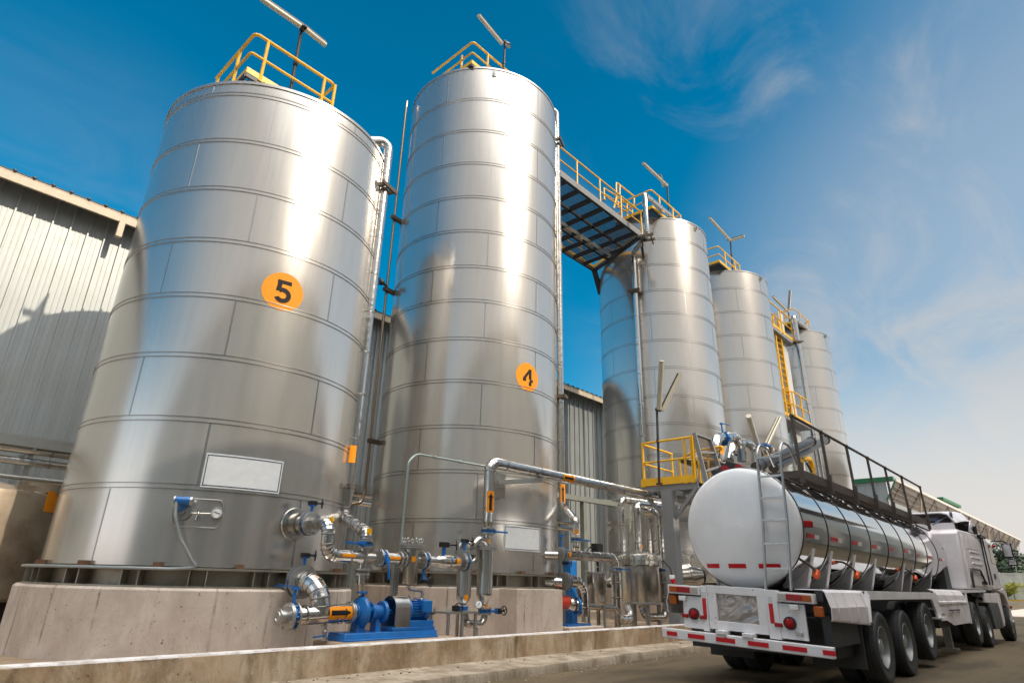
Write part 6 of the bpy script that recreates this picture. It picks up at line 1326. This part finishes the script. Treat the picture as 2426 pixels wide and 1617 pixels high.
mb = MB(); 
for q in (.2,.4,.6,.8): mb.bar(L(3.0+.5*q,.3+.2*q,3.52), L(3.9,.25+.4*q,3.22), .04, .05)
mb.build('deflector_rib', M_CREAM, f)
# front: bumper, fender, step tanks
lp(MB(), [(4.55,1.46),(5.65,1.52),(5.95,1.45),(6.05,1.0),(5.85,.95),(5.7,1.2),(5.4,1.36),(4.95,1.40)], -.01, .30).build('front_mudguard', M_TRUCK2, tt, bevel=.02)
lp(MB(), [(5.75,1.5),(5.98,1.45),(6.1,.9),(6.05,.40),(5.85,.38),(5.8,.9)], .0, 2.5).build('front_bumper', M_TRUCK2, tt, bevel=.03)
lp(MB(), [(4.35,1.40),(4.75,1.36),(4.60,.62),(4.45,.46),(4.2,.46)], -.005, .35).build('step_box', M_TRUCK2, tt, bevel=.02)
mb = MB()
for k in range(3):
    u0 = 2.95 + .44*k; lp(mb, [(u0,.5),(u0+.05,.42),(u0+.38,.42),(u0+.42,.5),(u0+.40,.95),(u0+.30,1.10),(u0+.06,1.13),(u0-.02,1.0)], .0, .6)
mb.build('side_fuel_tank', paint('dark_tank_paint', (.10,.115,.12), .5, .2, .5), tt, bevel=.02)
lp(MB(), [(2.45,1.12),(4.4,1.10),(4.35,1.36),(2.5,1.38)], .01, .3).build('tank_shroud', M_TRUCK2, tt, bevel=.01)
# rear mudguard lip over the drive axles
lp(MB(), [(.05,1.36),(2.75,1.40),(2.78,1.45),(.05,1.44)], .0, .55).build('rear_mudguard', M_TRUCK, tt)
mb = MB()
for c0, c1 in ((.25, 1.4), (1.4, 2.8)):
    vs = []
    for k in range(9):
        g = PI*(.05 + .9*k/8); u = (c0+c1)/2 - math.cos(g)*.72; z = .62 + .66*math.sin(g)
        vs += [L(u,.05,z), L(u,.6,z)]
    mb.add(vs, [(2*i,2*i+1,2*i+3,2*i+2) for i in range(8)])
mb.build('wheel_arch', M_PLASTIC, tt)
mb = MB(); lb(mb, -.6, 5.6, .8, .92, .75, 1.0); lb(mb, -.6, 5.6, 1.58, 1.7, .75, 1.0); lb(mb, .2, 1.6, .7, 1.8, 1.0, 1.2); lb(mb, 4.2, 5.7, .5, 2.0, .6, 1.3); mb.build('chassis', M_PLASTIC, tt)
def on_side(c, x, y):
    d = ray(c, x, y); n_ = FY; t_ = (TO - V((0,0,CAM_H))).dot(n_) / d.dot(n_); p = V((0,0,CAM_H)) + d*t_; return (p - TO).dot(FX)
for (x, y), zc, st in (((1705,530),.64,0), ((1865,575),.525,0), ((2205,560),.51,1)):
    u = on_side('Z', x, y); p = L(u, .0, zc); q = L(u, 2.5, zc)
    wheel(tt, p.x, p.y + (.04 if st else 0), zc, 1, .51, bool(st)); wheel(tt, q.x, q.y, zc, -1, .51, bool(st))
    if not st:
        for yy, s_ in ((.34,1),(2.16,-1)): mb = MB(); c = L(u,yy,zc); mb.lathe(c, (0,s_,0), [(0,.3),(-.02,.42),(.02,.5),(.06,.51),(.22,.51),(.26,.5),(.28,.42),(.26,.3)], 40); mb.build('inner_tyre', M_TYRE, tt)
    mb = MB(); mb.cyl(L(u,.15,zc), L(u,2.35,zc), .08, n=12); mb.build('axle', M_PLASTIC, tt)
# mirrors
mb = MB(); mb.tube([L(5.35,-.02,2.93), L(5.5,-.30,2.95), L(5.55,-.42,2.88)], .022, .08, 8); mb.tube([L(5.55,-.40,2.35), L(5.6,-.36,2.12), L(5.5,-.02,2.1)], .02, .08, 8); ma = mb.build('mirror_arm', M_BLACK, tt)
c = L(5.52,-.40,2.60)
for (cu, cy, cz_, hw, hh) in ((5.52,-.38,2.66,.13,.22), (5.56,-.43,2.30,.12,.10)):
    mb = MB(); mb.obox(L(cu,cy,cz_), FX*.06, FY*hw, V((0,0,hh))); o = mb.build('mirror', M_BLACK, ma, bevel=.03); mb = MB(); mb.obox(L(cu-.063,cy,cz_), FX*.003, FY*(hw-.03), V((0,0,hh-.03))); mb.build('mirror_glass', steel('mirror_silver', (.6,.62,.65), .05, .02, 0, 0), o)
mb = MB(); mb.prism([L(4.75,.2,3.02), L(5.5,.2,2.93), L(5.55,.2,2.86), L(4.75,.2,2.96)], FY*2.1); mb.build('sun_visor', M_BLACK, tt)
mb = MB(); q = L(5.25,-.08,2.78); mb.sphere(q, .05, 10, 6); mb.build('indicator', M_REDL, tt)
mb = MB(); mb.sphere(L(6.0,-.02,.98), .05, 10, 6); mb.build('indicator', M_AMBERL, tt)
lp(MB(), [(5.62,1.55),(5.74,1.9),(5.66,2.2),(5.63,2.2),(5.70,1.9),(5.58,1.55)], .3, 2.2).build('grille', M_BLACK, tt)
lp(MB(), [(5.66,2.25),(5.29,2.85),(5.26,2.84),(5.62,2.25)], .12, 2.38).build('windscreen', M_GLASS, tt)
